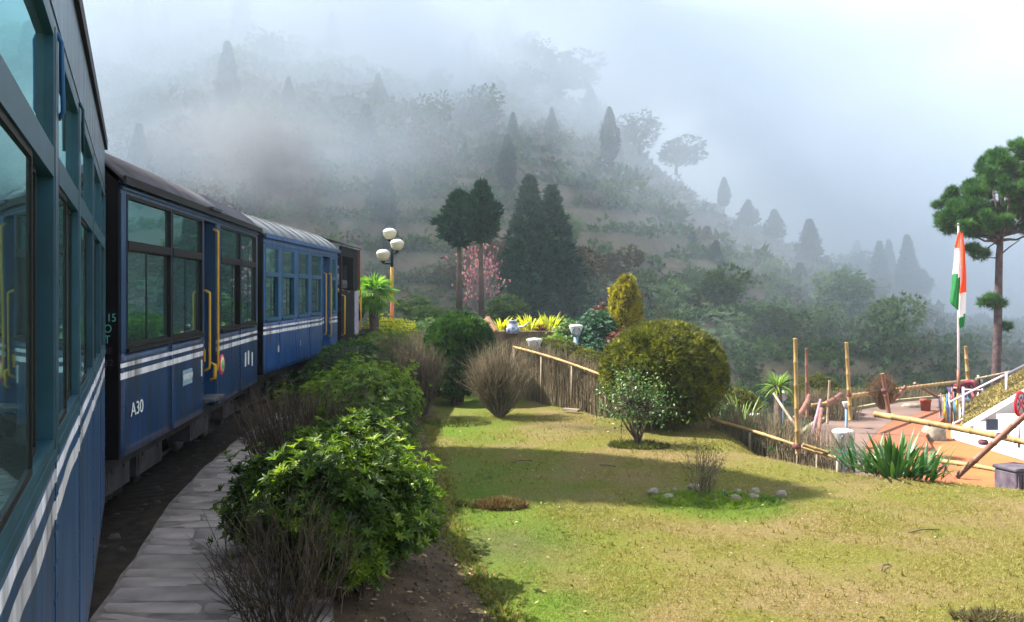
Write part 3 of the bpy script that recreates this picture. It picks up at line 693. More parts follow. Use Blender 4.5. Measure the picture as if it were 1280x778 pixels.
# ballast stones along the track
def stones_template():
    import itertools
    t = (1+5**.5)/2; v = np.array([(-1,t,0),(1,t,0),(-1,-t,0),(1,-t,0),(0,-1,t),(0,1,t),(0,-1,-t),(0,1,-t),(t,0,-1),(t,0,1),(-t,0,-1),(-t,0,1)], float)/1.9
    f = [(0,11,5),(0,5,1),(0,1,7),(0,7,10),(0,10,11),(1,5,9),(5,11,4),(11,10,2),(10,7,6),(7,1,8),(3,9,4),(3,4,2),(3,2,6),(3,6,8),(3,8,9),(4,9,5),(2,4,11),(6,2,10),(8,6,7),(9,8,1)]
    return v, np.array(f)
ICO = stones_template()
n = 3600; idx = rng.integers(20, len(ctr)-12, n); off = rng.uniform(-1.1, 1.05, n); pos = np.zeros((n,3))
CT = np.array([[p.x, p.y] for p in ctr]); TG = np.gradient(CT, axis=0); TG /= np.linalg.norm(TG, axis=1, keepdims=True)
fr = rng.random(n)[:,None]; base = CT[idx]*(1-fr)+CT[np.minimum(idx+1, len(ctr)-1)]*fr
pos[:,0] = base[:,0]+TG[idx,1]*off; pos[:,1] = base[:,1]-TG[idx,0]*off; pos[:,2] = -.055+rng.normal(0,.015,n)
v, f, r = scatter(ICO[0]*np.array([1,1,.7]), ICO[1], pos, rot_basis(n), rng.uniform(.02,.065,n))
bal = link('ballast', np_mesh('ballast', v, f, r), leafmat('ballast_stone', [(.015,.013,.012),(.04,.034,.03),(.085,.072,.062)], rough=.9, trans=0)); tag(bal, 'dark ballast stones strewn beneath the train beside the path', 'ballast', kind='stuff')  # stone tones darkened too, to imitate the shade beneath the train
# ---------------------------------------------------------------- footpath of flat stones
PLY = [3.2, 5.17, 6.37, 7.75, 9.45, 11.1, 12.8, 15.0, 17.5]; PLX = [-1.82, -2.47, -2.72, -3.05, -3.33, -3.52, -3.66, -3.75, -3.72]
pl = lambda y: float(np.interp(y, PLY, PLX)); PWD = 1.42
M_mortar = mat('path_mortar', (.22,.19,.185), .95, col2=(.10,.09,.088), scale=7, bump=.5, bscale=40)
M_stone = [mat('path_stone', c, .85, col2=tuple(k*.55 for k in c), scale=3.2, bump=.6, bscale=22, noise_space='Object', detail=7) for c in ((.36,.31,.30),(.32,.275,.27),(.39,.34,.325),(.30,.265,.255))]
ys_ = np.arange(3.2, 17.4, .2); mb = MB(); v = []
for y in ys_: j = .03*vn(np.array([y*3.]), np.array([.5]))[0]; v += [(pl(y)-j, y, .012), (pl(y)+PWD, y, .012), (pl(y)-j, y, -.25), (pl(y)+PWD, y, -.25)]
k = len(ys_); f = []
for i in range(k-1): a = i*4; f += [(a, a+1, a+5, a+4), (a+2, a, a+4, a+6), (a+1, a+3, a+7, a+5)]
f += [(0, 2, 3, 1), (4*k-4, 4*k-3, 4*k-1, 4*k-2)]
path = mb.add(v, f).build('footpath', M_mortar); tag(path, kind='structure')
y = 3.3; row = 0
while y < 13.6:
    dy = random.uniform(.17, .34); t = 0.0
    while t < 1-.03:
        wd = random.uniform(.22, .60); t2 = min(1, t+wd)
        if 1-t2 < .10: t2 = 1
        g = .003; c = []
        for (a, yy) in ((t, y), (t2, y), (t2, y+dy), (t, y+dy)):
            jx = random.uniform(-.012, .012); jy = .025*math.sin(a*9+row)+random.uniform(-.01, .01)
            c.append(Vector((pl(yy)+a*PWD+jx+(.004 if a in (0,1) else 0), yy+jy, 0)))
        ce = sum(c, Vector())/4; poly = []
        for i in range(4):
            a, b = c[i], c[(i+1)%4]
            for s in (.0, .30, .68): q = a.lerp(b, s+.04 if s == 0 else s); q = q + (ce-q).normalized()*(g+random.uniform(0,.006)+(.010 if s == 0 else 0)); poly.append(q)
        h = .011+random.uniform(0, .005); n = len(poly); tl = (random.uniform(-.02,.02), random.uniform(-.02,.02))
        vv = [(q.x, q.y, .0) for q in poly] + [(q.x, q.y, h-.006) for q in poly] + [((q.x-ce.x)*.975+ce.x, (q.y-ce.y)*.975+ce.y, h+random.uniform(-.002,.003)+(q.x-ce.x)*tl[0]+(q.y-ce.y)*tl[1]) for q in poly] + [(ce.x, ce.y, h+.002)]
        ff = [(i, (i+1)%n, n+(i+1)%n, n+i) for i in range(n)] + [(n+i, n+(i+1)%n, 2*n+(i+1)%n, 2*n+i) for i in range(n)] + [(2*n+i, 2*n+(i+1)%n, 3*n) for i in range(n)]
        MB().add([(a-ce.x, b-ce.y, c_) for a, b, c_ in vv], ff, True).build('paving_stone', random.choice(M_stone), path).location = (ce.x, ce.y, 0)
        t = t2
    y += dy; row += 1

# ---------------------------------------------------------------- plant kit
def leaf_t(w=.34, fold=.10, droop=-.12):
    v = np.array([(0,0,0),(w*.5,.42,fold),(0,.45,0),(-w*.5,.42,fold),(0,1,droop),(w*.36,.75,fold*.6+droop*.4),(-w*.36,.75,fold*.6+droop*.4)])
    f = np.array([(0,1,2),(0,2,3),(2,1,5),(2,5,4),(2,4,6),(2,6,3)]); return v, f
DIA = (np.array([(-.5,0,0),(0,-.15,.12),(.5,0,0),(0,1,0)])[[1,2,3,0]]*np.array([.8,1,1]), np.array([(0,1,2),(0,2,3)]))
BLADE = (np.array([(-.06,0,0),(.06,0,0),(0,1,.25)]), np.array([(0,1,2)]))
def rosette(k=8, w=.34, tilt=50, fold=.1, droop=-.15, simple=False):
    lv, lf = leaf_t(w, fold, droop) if not simple else (np.array([(0,0,0),(w*.5,.5,fold),(0,1,droop),(-w*.5,.5,fold)]), np.array([(0,1,2),(0,2,3)])); V = []; Fc = []
    for i in range(k):
        a = 2*math.pi*i/k + random.uniform(-.2,.2); tl = R(tilt+random.uniform(-18,18)); s = random.uniform(.75,1.1)
        Mx = np.array((Matrix.Rotation(a, 3, 'Z') @ Matrix.Rotation(math.pi/2-tl, 3, 'X'))); V.append((lv*s)@Mx.T); Fc.append(lf+i*len(lv))
    return np.concatenate(V), np.concatenate(Fc)
def sprig(k=6, w=.16, spread=40):
    V = []; Fc = []
    for i in range(k):
        a = random.uniform(0, 2*math.pi); tl = R(random.uniform(5, spread)); Mx = np.array((Matrix.Rotation(a, 3, 'Z') @ Matrix.Rotation(math.pi/2-tl, 3, 'X')))
        v = np.array([(-w/2,.1,0),(w/2,.1,0),(0,1,0)])*random.uniform(.7,1.1); V.append(v@Mx.T); Fc.append(np.array([(0,1,2)])+3*i)
    return np.concatenate(V), np.concatenate(Fc)
STK_N = 4
def sticks(A, B, ra, rb):
    A = np.asarray(A, float); B = np.asarray(B, float); n = len(A); d = B-A; L = np.linalg.norm(d, axis=1); Bs = rot_basis(n, up=d/np.maximum(L,1e-6)[:,None])
    ang = np.arange(3)*2*np.pi/3; ra = np.broadcast_to(ra, (n,)); rb = np.broadcast_to(rb, (n,))
    ring = np.stack([np.cos(ang), np.sin(ang)], 1)
    off = np.einsum('kj,njc->nkc', ring, Bs[:,:2])
    V = np.concatenate([A[:,None]+off*ra[:,None,None], B[:,None]+off*rb[:,None,None]], 1)
    f = np.array([(0,1,4),(0,4,3),(1,2,5),(1,5,4),(2,0,3),(2,3,5)]); Fc = f[None]+(np.arange(n)*6)[:,None,None]
    return V.reshape(-1,3), Fc.reshape(-1,3), np.repeat(rng.random(n), 6)
def stems(base, tips, r0=.008, r1=.002, bend=.25, segs=3, jit=.02):
    """curved stems from base points to tips"""
    base = np.asarray(base, float); tips = np.asarray(tips, float); n = len(tips)
    mid = base*.5+tips*.5; mid[:,:2] = base[:,:2]*(.5+bend)+tips[:,:2]*(.5-bend); P0, P1, P2 = base, mid+rng.normal(0, jit, (n,3)), tips
    out = []; prev = P0
    for i in range(1, segs+1):
        t = i/segs; q = (1-t)**2*P0+2*t*(1-t)*P1+t*t*P2
        if i < segs: q = q+rng.normal(0, jit*.5, (n,3))
        out.append(sticks(prev, q, r0+(r1-r0)*(i-1)/segs, r0+(r1-r0)*i/segs)); prev = q
    return merge(out), (P0, P1, P2)
def qpt(PP, t): t = np.asarray(t)[:,None]; return (1-t)**2*PP[0]+2*t*(1-t)*PP[1]+t*t*PP[2]
def nobj(name, vfr, m, parent, smooth=False, kind=None):
    o = link(name, np_mesh(name, *vfr, smooth=smooth), m, parent); 
    if kind: o['kind'] = kind
    return o
def ell_surface(n, rx, ry, rz, lump=.12, ls=3.0, seed=0., zmin=-.6, depth=.12, fill=0.0):
    """points spread over (and a little inside) a lumpy ellipsoid; returns positions and outward directions"""
    d = rng.normal(size=(int(n*2.2),3)); d /= np.linalg.norm(d, axis=1, keepdims=True); d = d[d[:,2] > zmin][:n]
    k = len(d); rr = 1+lump*vfbm(d[:,0]*ls+seed+d[:,2]*1.3, d[:,1]*ls-seed+d[:,2]*ls*.8, 1.0, 3, seed)*2
    s = 1-np.abs(rng.normal(0, depth, k)); s = np.where(rng.random(k) < fill, rng.random(k)**.5, s)
    return d*np.array([rx,ry,rz])*(rr*s)[:,None], d

# leaf colours (base colours of the leaves themselves)
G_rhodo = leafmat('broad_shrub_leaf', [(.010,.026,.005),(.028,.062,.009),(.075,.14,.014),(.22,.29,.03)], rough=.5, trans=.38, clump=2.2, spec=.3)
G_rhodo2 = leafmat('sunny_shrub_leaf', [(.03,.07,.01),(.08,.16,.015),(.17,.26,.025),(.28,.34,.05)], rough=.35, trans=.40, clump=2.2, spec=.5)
G_dark = leafmat('dark_clipped_foliage', [(.006,.022,.006),(.014,.05,.008),(.035,.10,.012),(.08,.17,.02)], rough=.6, trans=.2, clump=4)
G_gold = leafmat('golden_clipped_foliage', [(.018,.020,.003),(.055,.070,.006),(.13,.145,.012),(.25,.24,.025)], rough=.6, trans=.2, clump=4.5)
G_goldc = leafmat('golden_column_foliage', [(.06,.06,.006),(.18,.17,.012),(.34,.30,.02),(.5,.42,.03)], rough=.6, trans=.25, clump=4.5)
G_olive = leafmat('olive_foliage', [(.03,.04,.01),(.075,.09,.015),(.13,.14,.03)], rough=.6, trans=.25, clump=3)
G_lime = leafmat('lime_foliage', [(.16,.22,.01),(.38,.42,.02),(.6,.55,.04)], rough=.5, trans=.45, clump=3)
G_mid = leafmat('glossy_mid_leaf', [(.02,.06,.015),(.05,.12,.03),(.10,.20,.06),(.2,.3,.12)], rough=.35, trans=.3, clump=2.5, spec=.5)
G_blue = leafmat('blue_green_leaf', [(.012,.05,.035),(.03,.10,.065),(.08,.18,.12)], rough=.5, trans=.25, clump=2)
G_red = leafmat('reddish_leaf', [(.03,.012,.012),(.12,.035,.03),(.22,.10,.07)], rough=.5, trans=.3, clump=3)
G_grass = leafmat('grass_blade', [(.28,.22,.085),(.18,.165,.035),(.105,.15,.018),(.052,.12,.008)], rough=.7, trans=.25, clump=.01)
M_twig = leafmat('bare_twig', [(.05,.04,.028),(.17,.135,.085),(.36,.29,.19)], rough=.9, trans=0, clump=2)
M_twigd = leafmat('dark_twig', [(.018,.014,.010),(.06,.045,.032),(.15,.11,.075)], rough=.9, trans=0, clump=2)
M_bark = mat('bark', (.13,.095,.075), .95, col2=(.055,.04,.032), scale=9, bump=.8, bscale=30)
M_barkp = mat('violet_brown_pine_bark', (.13,.085,.085), .95, col2=(.05,.032,.04), scale=6, bump=.8, bscale=14, bdist=.03)
ROS = [rosette(8, .26, 48), rosette(7, .30, 58), rosette(9, .24, 40)]
ROSF = [rosette(7, .36, 52, simple=True), rosette(6, .42, 60, simple=True), rosette(7, .34, 42, simple=True)]
SPR = [sprig(6, .2, 42) for _ in range(3)]

def leafy_bush(name, X, Y, rx, ry, h, nt, leaf, gm_, label, cat='shrub', stem_r=.008, ros=None, z=None, lump=.16, low=.15, group=None, along=2, stemm=None):
    zb = gz(X, Y)-.03 if z is None else z
    root = empty(name, (X, Y, zb), random.uniform(0, 6), label, cat, group)
    p, d = ell_surface(nt, rx, ry, h*.5, lump, 2.4, random.uniform(0,50), zmin=-.75, depth=.16, fill=.15); p[:,2] += h*.52; p[:,2] = np.maximum(p[:,2], low*h*rng.random(len(p))+.04)
    sh = rng.random(len(p)) < .10; p[sh] += d[sh]*rng.uniform(.03,.14,(sh.sum(),1))+np.array([0,0,.05])
    ns = min(len(p), 420); b = rng.normal(0, .10, (ns,3))*np.array([rx,ry,0])*1.5
    st, PP = stems(b, p[:ns], stem_r, .0022, .22, 3, .02)
    nobj('stems', st, stemm or M_twigd, root, kind='stuff')
    parts = []; RS = ros or (ROS if Y < 9 else ROSF)
    up = d*.8+np.array([0,0,.8])+rng.normal(0,.25,(len(p),3))
    for i, r in enumerate(RS):
        k = np.arange(len(p)) % len(RS) == i
        parts.append(scatter(r[0], r[1], p[k], rot_basis(k.sum(), up=up[k]), rng.uniform(.7,1.25,k.sum())*leaf))
    for a in range(along):
        t = rng.uniform(.6,.97,ns); q = qpt(PP, t); parts.append(scatter(*RS[a % len(RS)], q, rot_basis(ns, up=up[:ns]+rng.normal(0,.5,(ns,3))), rng.uniform(.5,.9,ns)*leaf))
    nobj('leaves', merge(parts), gm_, root, kind='stuff')
    return root

def twig_bush(name, X, Y, rx, ry, h, nstem, label, m=None, cat='shrub', z=None, r0=.006, flat=.0, group=None, base=.16, sub=5, jit=.025, leaves=None, col_leaf=None, lsz=.03):
    """bare stems fanning up from the root, each forking into fine twigs"""
    zb = gz(X, Y)-.02 if z is None else z
    root = empty(name, (X, Y, zb), 0, label, cat, group)
    a = rng.uniform(0, 2*np.pi, nstem); rr = np.sqrt(rng.random(nstem)); 
    tip = np.stack([np.cos(a)*rr*rx, np.sin(a)*rr*ry, h*(1-.42*rr**2.2*(1-flat))*rng.uniform(.82,1.02,nstem)], 1)
    b = np.stack([np.cos(a)*rr*rx*base, np.sin(a)*rr*ry*base, np.zeros(nstem)], 1)
    s1, PP = stems(b, tip, r0, r0*.3, -.05, 4, jit)
    out = [s1]; tips = [tip]
    for k in range(sub):
        t = rng.uniform(.25,.9,nstem); q = qpt(PP, t); dirn = (tip-b); dirn /= np.linalg.norm(dirn, axis=1, keepdims=True)
        e = q+dirn*rng.uniform(.12,.34,nstem)[:,None]*h*.8+rng.normal(0,.075*h,(nstem,3)); e[:,2] = np.minimum(e[:,2], h*1.02); 
        out.append(sticks(q, e, r0*.45, r0*.18)); tips.append(e)
    nobj('twigs', merge(out), m or M_twig, root, kind='stuff')
    if leaves:
        T = np.concatenate(tips); T = T[rng.random(len(T)) < leaves]; T = T+rng.normal(0,.02,T.shape)
        nobj('leaves', scatter(*SPR[0], T, rot_basis(len(T)), rng.uniform(.6,1.3,len(T))*lsz), col_leaf, root, kind='stuff')
    return root

def core_mesh(rx, ry, rz, lump, seed, cz, k=.9, zmin=-.55):
    n = 22; m = 14; V = []; 
    th = np.linspace(0, 2*np.pi, n, endpoint=False); ph = np.linspace(np.arcsin(zmin), np.pi/2, m)
    T, Pp = np.meshgrid(th, ph); d = np.stack([np.cos(Pp)*np.cos(T), np.cos(Pp)*np.sin(T), np.sin(Pp)], -1).reshape(-1,3)
    rr = 1+lump*vfbm(d[:,0]*3+seed+d[:,2]*1.3, d[:,1]*3-seed+d[:,2]*2.4, 1.0, 3, seed)*2
    V = d*np.array([rx,ry,rz])*(rr*k)[:,None]; V[:,2] += cz
    f = [(i*n+j, i*n+(j+1)%n, (i+1)*n+(j+1)%n, (i+1)*n+j) for i in range(m-1) for j in range(n)]
    return V, np.array(f)
def clipped(name, X, Y, rx, ry, h, cz, rz, n, size, gm_, label, lump=.05, zmin=-.7, group=None, z=None, stemm=None, trunk=True, cat='shrub', k=.88, spr=None):
    """a clipped ball or dome: fine foliage over a darker inside, on short stems"""
    zb = gz(X, Y)-.02 if z is None else z; seed = random.uniform(0, 60)
    root = empty(name, (X, Y, zb), 0, label, cat, group)
    p, d = ell_surface(n, rx, ry, rz, lump, 3.0, seed, zmin=zmin, depth=.045); hole = vfbm(d[:,0]*6+seed, d[:,1]*6+d[:,2]*5, 1.0, 2, seed); ok = hole > -.42; p, d = p[ok], d[ok]; p = p*(1+.03*np.clip(hole[ok],-.5,.6))[:,None]; p[:,2] += cz
    sh = rng.random(len(p)) < .015; p[sh] += d[sh]*rng.uniform(.3,.9,(sh.sum(),1))*size
    parts = []; S = spr or SPR
    up = d*1.0+rng.normal(0,.45,d.shape)+np.array([0,0,.25])
    for i in range(len(S)):
        s = np.arange(len(p)) % len(S) == i; parts.append(scatter(*S[i], p[s]-d[s]*size*.5, rot_basis(s.sum(), up=up[s]), rng.uniform(.6,1.4,s.sum())*size))
    nobj('foliage', merge(parts), gm_, root, kind='stuff')
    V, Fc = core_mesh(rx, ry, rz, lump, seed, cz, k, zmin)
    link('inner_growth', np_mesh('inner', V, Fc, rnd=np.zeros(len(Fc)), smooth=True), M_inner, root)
    if trunk:
        mb = MB()
        for i in range(5):
            a = random.uniform(0, 6.28); mb.tube([(math.cos(a)*.05, math.sin(a)*.05, -.02), (math.cos(a)*rx*.2, math.sin(a)*ry*.2, (cz-rz*.4)*.6+.05), (math.cos(a)*rx*.5, math.sin(a)*ry*.5, cz)], [.035,.028,.015], 6)
        mb.build('stems', M_bark, root)
    return root
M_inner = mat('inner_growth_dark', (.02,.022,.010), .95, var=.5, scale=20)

# ---------------------------------------------------------------- hedge between path and lawn
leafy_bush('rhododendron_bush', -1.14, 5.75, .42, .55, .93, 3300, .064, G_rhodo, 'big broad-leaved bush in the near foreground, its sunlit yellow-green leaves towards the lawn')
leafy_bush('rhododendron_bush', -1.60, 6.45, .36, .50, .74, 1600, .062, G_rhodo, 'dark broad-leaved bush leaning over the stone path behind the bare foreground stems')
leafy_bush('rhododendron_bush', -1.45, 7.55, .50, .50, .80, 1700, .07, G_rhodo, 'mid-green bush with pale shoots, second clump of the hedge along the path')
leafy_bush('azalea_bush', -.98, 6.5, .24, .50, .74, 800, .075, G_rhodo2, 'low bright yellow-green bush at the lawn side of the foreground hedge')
twig_bush('bare_bush', -1.28, 4.95, .44, .36, .88, 62, 'leafless dark twiggy bush at the bottom of the picture in front of the leafy hedge', m=M_twigd, r0=.006, sub=8, jit=.07, base=.3)
twig_bush('bare_bush', -2.12, 8.9, .68, .85, .98, 300, 'grey-brown twiggy hedge clump without leaves between green bushes by the path', m=M_twigd, flat=.6, base=.5, sub=5)
leafy_bush('azalea_bush', -1.60, 9.2, .48, .7, .74, 900, .065, G_rhodo, 'dull green bush right of the grey leafless hedge clump')
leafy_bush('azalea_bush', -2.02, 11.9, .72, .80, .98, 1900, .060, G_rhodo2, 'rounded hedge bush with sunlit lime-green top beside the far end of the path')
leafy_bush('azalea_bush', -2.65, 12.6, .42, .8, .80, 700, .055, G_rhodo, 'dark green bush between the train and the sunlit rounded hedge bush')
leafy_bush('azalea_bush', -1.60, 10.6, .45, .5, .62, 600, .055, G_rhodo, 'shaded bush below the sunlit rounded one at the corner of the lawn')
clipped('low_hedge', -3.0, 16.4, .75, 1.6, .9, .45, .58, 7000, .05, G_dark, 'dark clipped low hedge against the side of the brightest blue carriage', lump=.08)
leafy_bush('yellow_shrub', -2.75, 19.3, .85, 1.0, 1.1, 1500, .07, G_rhodo2, 'yellow-green shrub in the sun just right of the engine')
leafy_bush('yellow_shrub', -3.55, 25.0, .8, 1.0, 1.15, 900, .08, G_lime, 'lime-yellow shrub at the foot of the lamp post')
# brown twig hedges in the middle distance
twig_bush('bare_hedge', -1.95, 18.6, 1.0, .7, 1.28, 520, 'pale brown leafless hedge behind the sunlit rounded bush', flat=.8, base=.75, sub=4)
twig_bush('bare_hedge', -1.75, 15.3, .62, .60, 1.22, 420, 'brown leafless hedge left of the dark green clipped ball', m=M_twigd, flat=.6, base=.45, sub=5, leaves=.1, col_leaf=G_olive, lsz=.05)
twig_bush('bare_hedge', -2.1, 22.5, 1.5, .6, 1.2, 420, 'farther pale brown hedge between the yellow shrub and the clipped ball', flat=.8, base=.8, sub=4, leaves=.1, col_leaf=G_olive, lsz=.05)
# dark clipped ball on a trunk
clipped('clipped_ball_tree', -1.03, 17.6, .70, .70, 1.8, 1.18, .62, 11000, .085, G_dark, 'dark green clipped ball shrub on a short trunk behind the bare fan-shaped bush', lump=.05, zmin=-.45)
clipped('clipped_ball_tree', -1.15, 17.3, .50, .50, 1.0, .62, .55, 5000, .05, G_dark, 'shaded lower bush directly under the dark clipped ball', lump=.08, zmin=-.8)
# fan-shaped bare bush
twig_bush('fan_bush', -.22, 15.5, .68, .66, 1.36, 250, 'leafless fan-shaped twiggy bush standing at the top edge of the lawn', r0=.009, sub=6, base=.07, jit=.045, leaves=.04, col_leaf=G_olive, lsz=.03)
# big golden ball
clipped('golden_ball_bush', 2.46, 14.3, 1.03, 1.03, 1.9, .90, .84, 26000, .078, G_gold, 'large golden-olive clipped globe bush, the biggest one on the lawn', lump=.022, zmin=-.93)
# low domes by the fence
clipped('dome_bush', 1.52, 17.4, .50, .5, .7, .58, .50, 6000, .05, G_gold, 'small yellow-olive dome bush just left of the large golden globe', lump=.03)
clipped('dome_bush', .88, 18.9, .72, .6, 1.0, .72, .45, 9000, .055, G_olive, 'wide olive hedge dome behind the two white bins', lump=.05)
twig_bush('bare_hedge', .15, 19.6, .8, .5, 1.12, 380, 'grey twiggy hedge behind the fan-shaped bush', m=M_twigd, flat=.8, base=.8, sub=4, leaves=.15, col_leaf=G_olive, lsz=.05)
# column, red shrub, blue-green shrubs at the garden's far edge
clipped('golden_column_shrub', 2.83, 22.0, .44, .44, 2.5, 1.35, 1.25, 9000, .10, G_goldc, 'upright golden conifer column standing behind the big globe bush', lump=.12, zmin=-.9, k=.8)
leafy_bush('camellia_bush', 2.15, 21.8, .62, .6, 1.65, 900, .10, G_blue, 'blue-green bush with reddish tips left of the golden column')
leafy_bush('red_shrub', 2.55, 21.3, .40, .4, 1.25, 350, .09, G_red, 'dull red-leaved shrub in front of the golden column')
leafy_bush('red_shrub', 2.35, 22.6, .35, .35, 1.85, 300, .09, G_red, 'pinkish brown shrub top rising behind the blue-green bush')
leafy_bush('camellia_bush', 1.45, 22.3, .50, .5, 1.45, 800, .075, G_mid, 'mid-green leafy bush right of the lime-yellow tufts')
leafy_bush('camellia_bush', 1.95, 20.3, .55, .5, 1.0, 700, .085, G_blue, 'dark blue-green bush behind the small dome and bin')
leafy_bush('camellia_bush', 1.05, 21.4, .55, .5, 1.15, 800, .07, G_rhodo2, 'yellow-green bush between the lime tufts and the white bin')
leafy_bush('camellia_bush', 2.75, 19.6, .6, .5, 1.1, 700, .08, G_rhodo, 'dark bush squeezed between the golden column and the globe bush')
leafy_bush('camellia_bush', .35, 21.6, .8, .4, .95, 700, .07, G_olive, 'olive bush below the middle lime tuft')
leafy_bush('camellia_bush', -1.6, 24.6, .7, .5, 1.25, 700, .08, G_rhodo2, 'light green bush behind the left edge of the clipped ball')
leafy_bush('camellia_bush', -2.5, 26.5, .9, .6, 1.35, 700, .09, G_mid, 'mid-green bush right of the lamp post foot')
# lime tufts
def tuft(name, X, Y, z, n, L, w, m, label, cat='plant', tilt=(5,55), group=None, width=.05, curve=.35, mats=None, sx=1, sy=1):
    """sword leaves springing from one point, each leaf an object"""
    root = empty(name, (X, Y, z), 0, label, cat, group); meshes = []
    for q in range(5):
        k = 6; cv = curve*random.uniform(.5,1.4); mb = MB(); v = []
        for i in range(k+1):
            t = i/k; wd = w*(.55+1.2*t-1.75*t*t) if t < 1 else 0; wd = max(wd, .0); zz = L*(t-.25*cv*t*t); yy = L*cv*t*t
            v += [(-wd, yy, zz), (0, yy-wd*.35, zz-wd*.1), (wd, yy, zz)]
        f = []
        for i in range(k): a = i*3; f += [(a, a+1, a+4, a+3), (a+1, a+2, a+5, a+4)]
        mb.add(v, f, True); me = mb.mesh('leaf'); at = me.attributes.new('rnd', 'FLOAT', 'FACE'); at.data.foreach_set('value', np.full(len(me.polygons), random.random(), dtype=np.float32)); me.materials.append(m); meshes.append(me)
    for i in range(n):
        o = bpy.data.objects.new('leaf', meshes[i % 5]); C.objects.link(o); o.parent = root
        t = R(random.uniform(*tilt)); a = random.uniform(0, 6.283); rr = random.random()**.5*width
        o.location = (math.cos(a)*rr*sx, math.sin(a)*rr*sy, 0); o.rotation_euler = Matrix.Rotation(a+math.pi/2+math.pi, 3, 'Z').to_euler(); 
        mt = Matrix.Rotation(a-math.pi/2, 4, 'Z') @ Matrix.Rotation(-t, 4, 'X'); o.rotation_euler = mt.to_euler(); s = random.uniform(.65,1.1); o.scale = (s,s,s)
    return root
G_sword = leafmat('sword_leaf', [(.010,.045,.012),(.03,.10,.02),(.07,.18,.04)], rough=.4, trans=.2, clump=2, spec=.5)
G_swordl = leafmat('light_sword_leaf', [(.06,.13,.02),(.14,.24,.04),(.26,.34,.08)], rough=.45, trans=.3, clump=2)
def GP(px, py, Y): q = P(px, py, Y); return q
for px, Y, n, L, lab in ((627, 23.0, 60, .50, 'lime-yellow grassy tuft, the left one above the twig fence'), (662, 23.2, 70, .52, 'lime-yellow grassy tuft, the middle one beside a reddish pot plant'), (685, 23.4, 60, .56, 'lime-green grassy tuft, the right one next to the leafy bush')):
    q = P(px, 412, Y); tuft('grass_tuft', q.x, Y, q.z-.02, n, L, .035, G_lime, lab, tilt=(5,60), width=.18, sx=1.3)
    # each tuft grows on the raised bed
mbd = MB()
bedz = P(650, 412, 23.2).z
v = []; f = []
bed = [( -.6,22.5),(1.9,22.6),(2.3,23.6),(1.9,24.4),(-.4,24.3),(-.9,23.3)]
MB().prism([(a,b) for a, b in bed], -1.2, bedz-.02).build('raised_bed', mat('bed_soil', (.11,.075,.05), .95, col2=(.2,.14,.09), scale=9, bump=.6, bscale=30)); tag(bpy.data.objects['raised_bed'], 'raised soil bed carrying the lime-yellow tufts', 'flower bed')
tuft('red_plant', .75, 22.9, bedz-.02, 40, .26, .03, G_red, 'small dark red leaf tuft at the front of the raised bed', tilt=(10,70), width=.1)
tuft('red_plant', -.05, 22.9, bedz-.02, 40, .24, .03, G_red, 'dark red leaf tuft beside the blue object on the raised bed', tilt=(10,70), width=.14)

# small broad-leaved tree on the lawn
def small_tree():
    X, Y = 1.80, 12.55; z = gz(X, Y)-.02; root = empty('young_tree', (X, Y, z), 0, 'young small-leaved tree with forked thin trunk in front of the golden globe', 'tree')
    mb = MB(); ends = []
    for a, r, h in ((2.8,.32,.55),(3.6,.2,.8),(.2,.16,.75),(-.8,.25,.7),(1.6,.15,.85),(2.3,.36,.7),(.9,.3,.6)):
        e = Vector((math.cos(a)*r, math.sin(a)*r, h)); mb.tube([(0,0,-.03),(e.x*.15,e.y*.15,.12),(e.x*.6,e.y*.6,h*.55),e], [.026,.02,.014,.007], 6); ends.append(e)
    mb.build('trunk', M_bark, root)
    E = np.array([ends[i] for i in rng.integers(0, len(ends), 260)]); dirs = rng.normal(size=(260,3))*np.array([.19,.17,.17])+np.array([0,0,.08]); T = E*rng.uniform(.55,1,260)[:,None]+dirs
    nobj('twigs', sticks(E*.75, T, .006, .002), M_twigd, root, kind='stuff')
    T = T[T[:,2] > .30]; k = len(T); q = np.concatenate([T+rng.normal(0,.055,T.shape) for _ in range(5)]); lt = leaf_t(.5,.08,-.1)
    nobj('leaves', scatter(*lt, q, rot_basis(len(q), up=rng.normal(size=(len(q),3))+np.array([0,0,.7])), rng.uniform(.03,.065,len(q))), G_mid, root, kind='stuff')
small_tree()
# grass ring under it and the weedy mound on the lawn
def ring_tuft(name, X, Y, rx, ry, n, h, m, label, cat='grass clump', seedz=.0):
    a = rng.uniform(0, 6.283, n); rr = np.sqrt(rng.random(n)); x = X+np.cos(a)*rr*rx; y = Y+np.sin(a)*rr*ry; z = ground_z(x, y)+seedz*(1-rr)
    up = np.stack([np.cos(a)*.7, np.sin(a)*.7, np.ones(n)*.8], 1)+rng.normal(0,.35,(n,3))
    o = nobj(name, scatter(*SPR[1], np.stack([x,y,z],1), rot_basis(n, up=up), rng.uniform(.5,1.2,n)*h), m, None); tag(o, label, cat, kind='stuff'); return o
ring_tuft('grass_ring', 1.80, 12.5, .42, .30, 900, .07, G_olive, 'mossy grass growing round the foot of the young tree')
ring_tuft('weed_clump', -.12, 8.9, .25, .14, 900, .07, leafmat('dry_weed', [(.06,.03,.015),(.13,.08,.03),(.14,.16,.04)], rough=.8, trans=.2, clump=8), 'dry brown weed clump sitting alone on the left of the lawn', seedz=.06)
ring_tuft('weed_clump', -.42, 8.95, .22, .12, 400, .05, G_olive, 'flat green weeds beside the dry brown clump', seedz=.02)
ring_tuft('weed_clump', 3.2, 5.9, .25, .12, 300, .05, leafmat('dry_weed2', [(.05,.03,.02),(.10,.08,.04),(.12,.14,.04)], rough=.8, trans=.2, clump=8), 'dark bare weed patch at the right bottom edge of the lawn', seedz=.02)
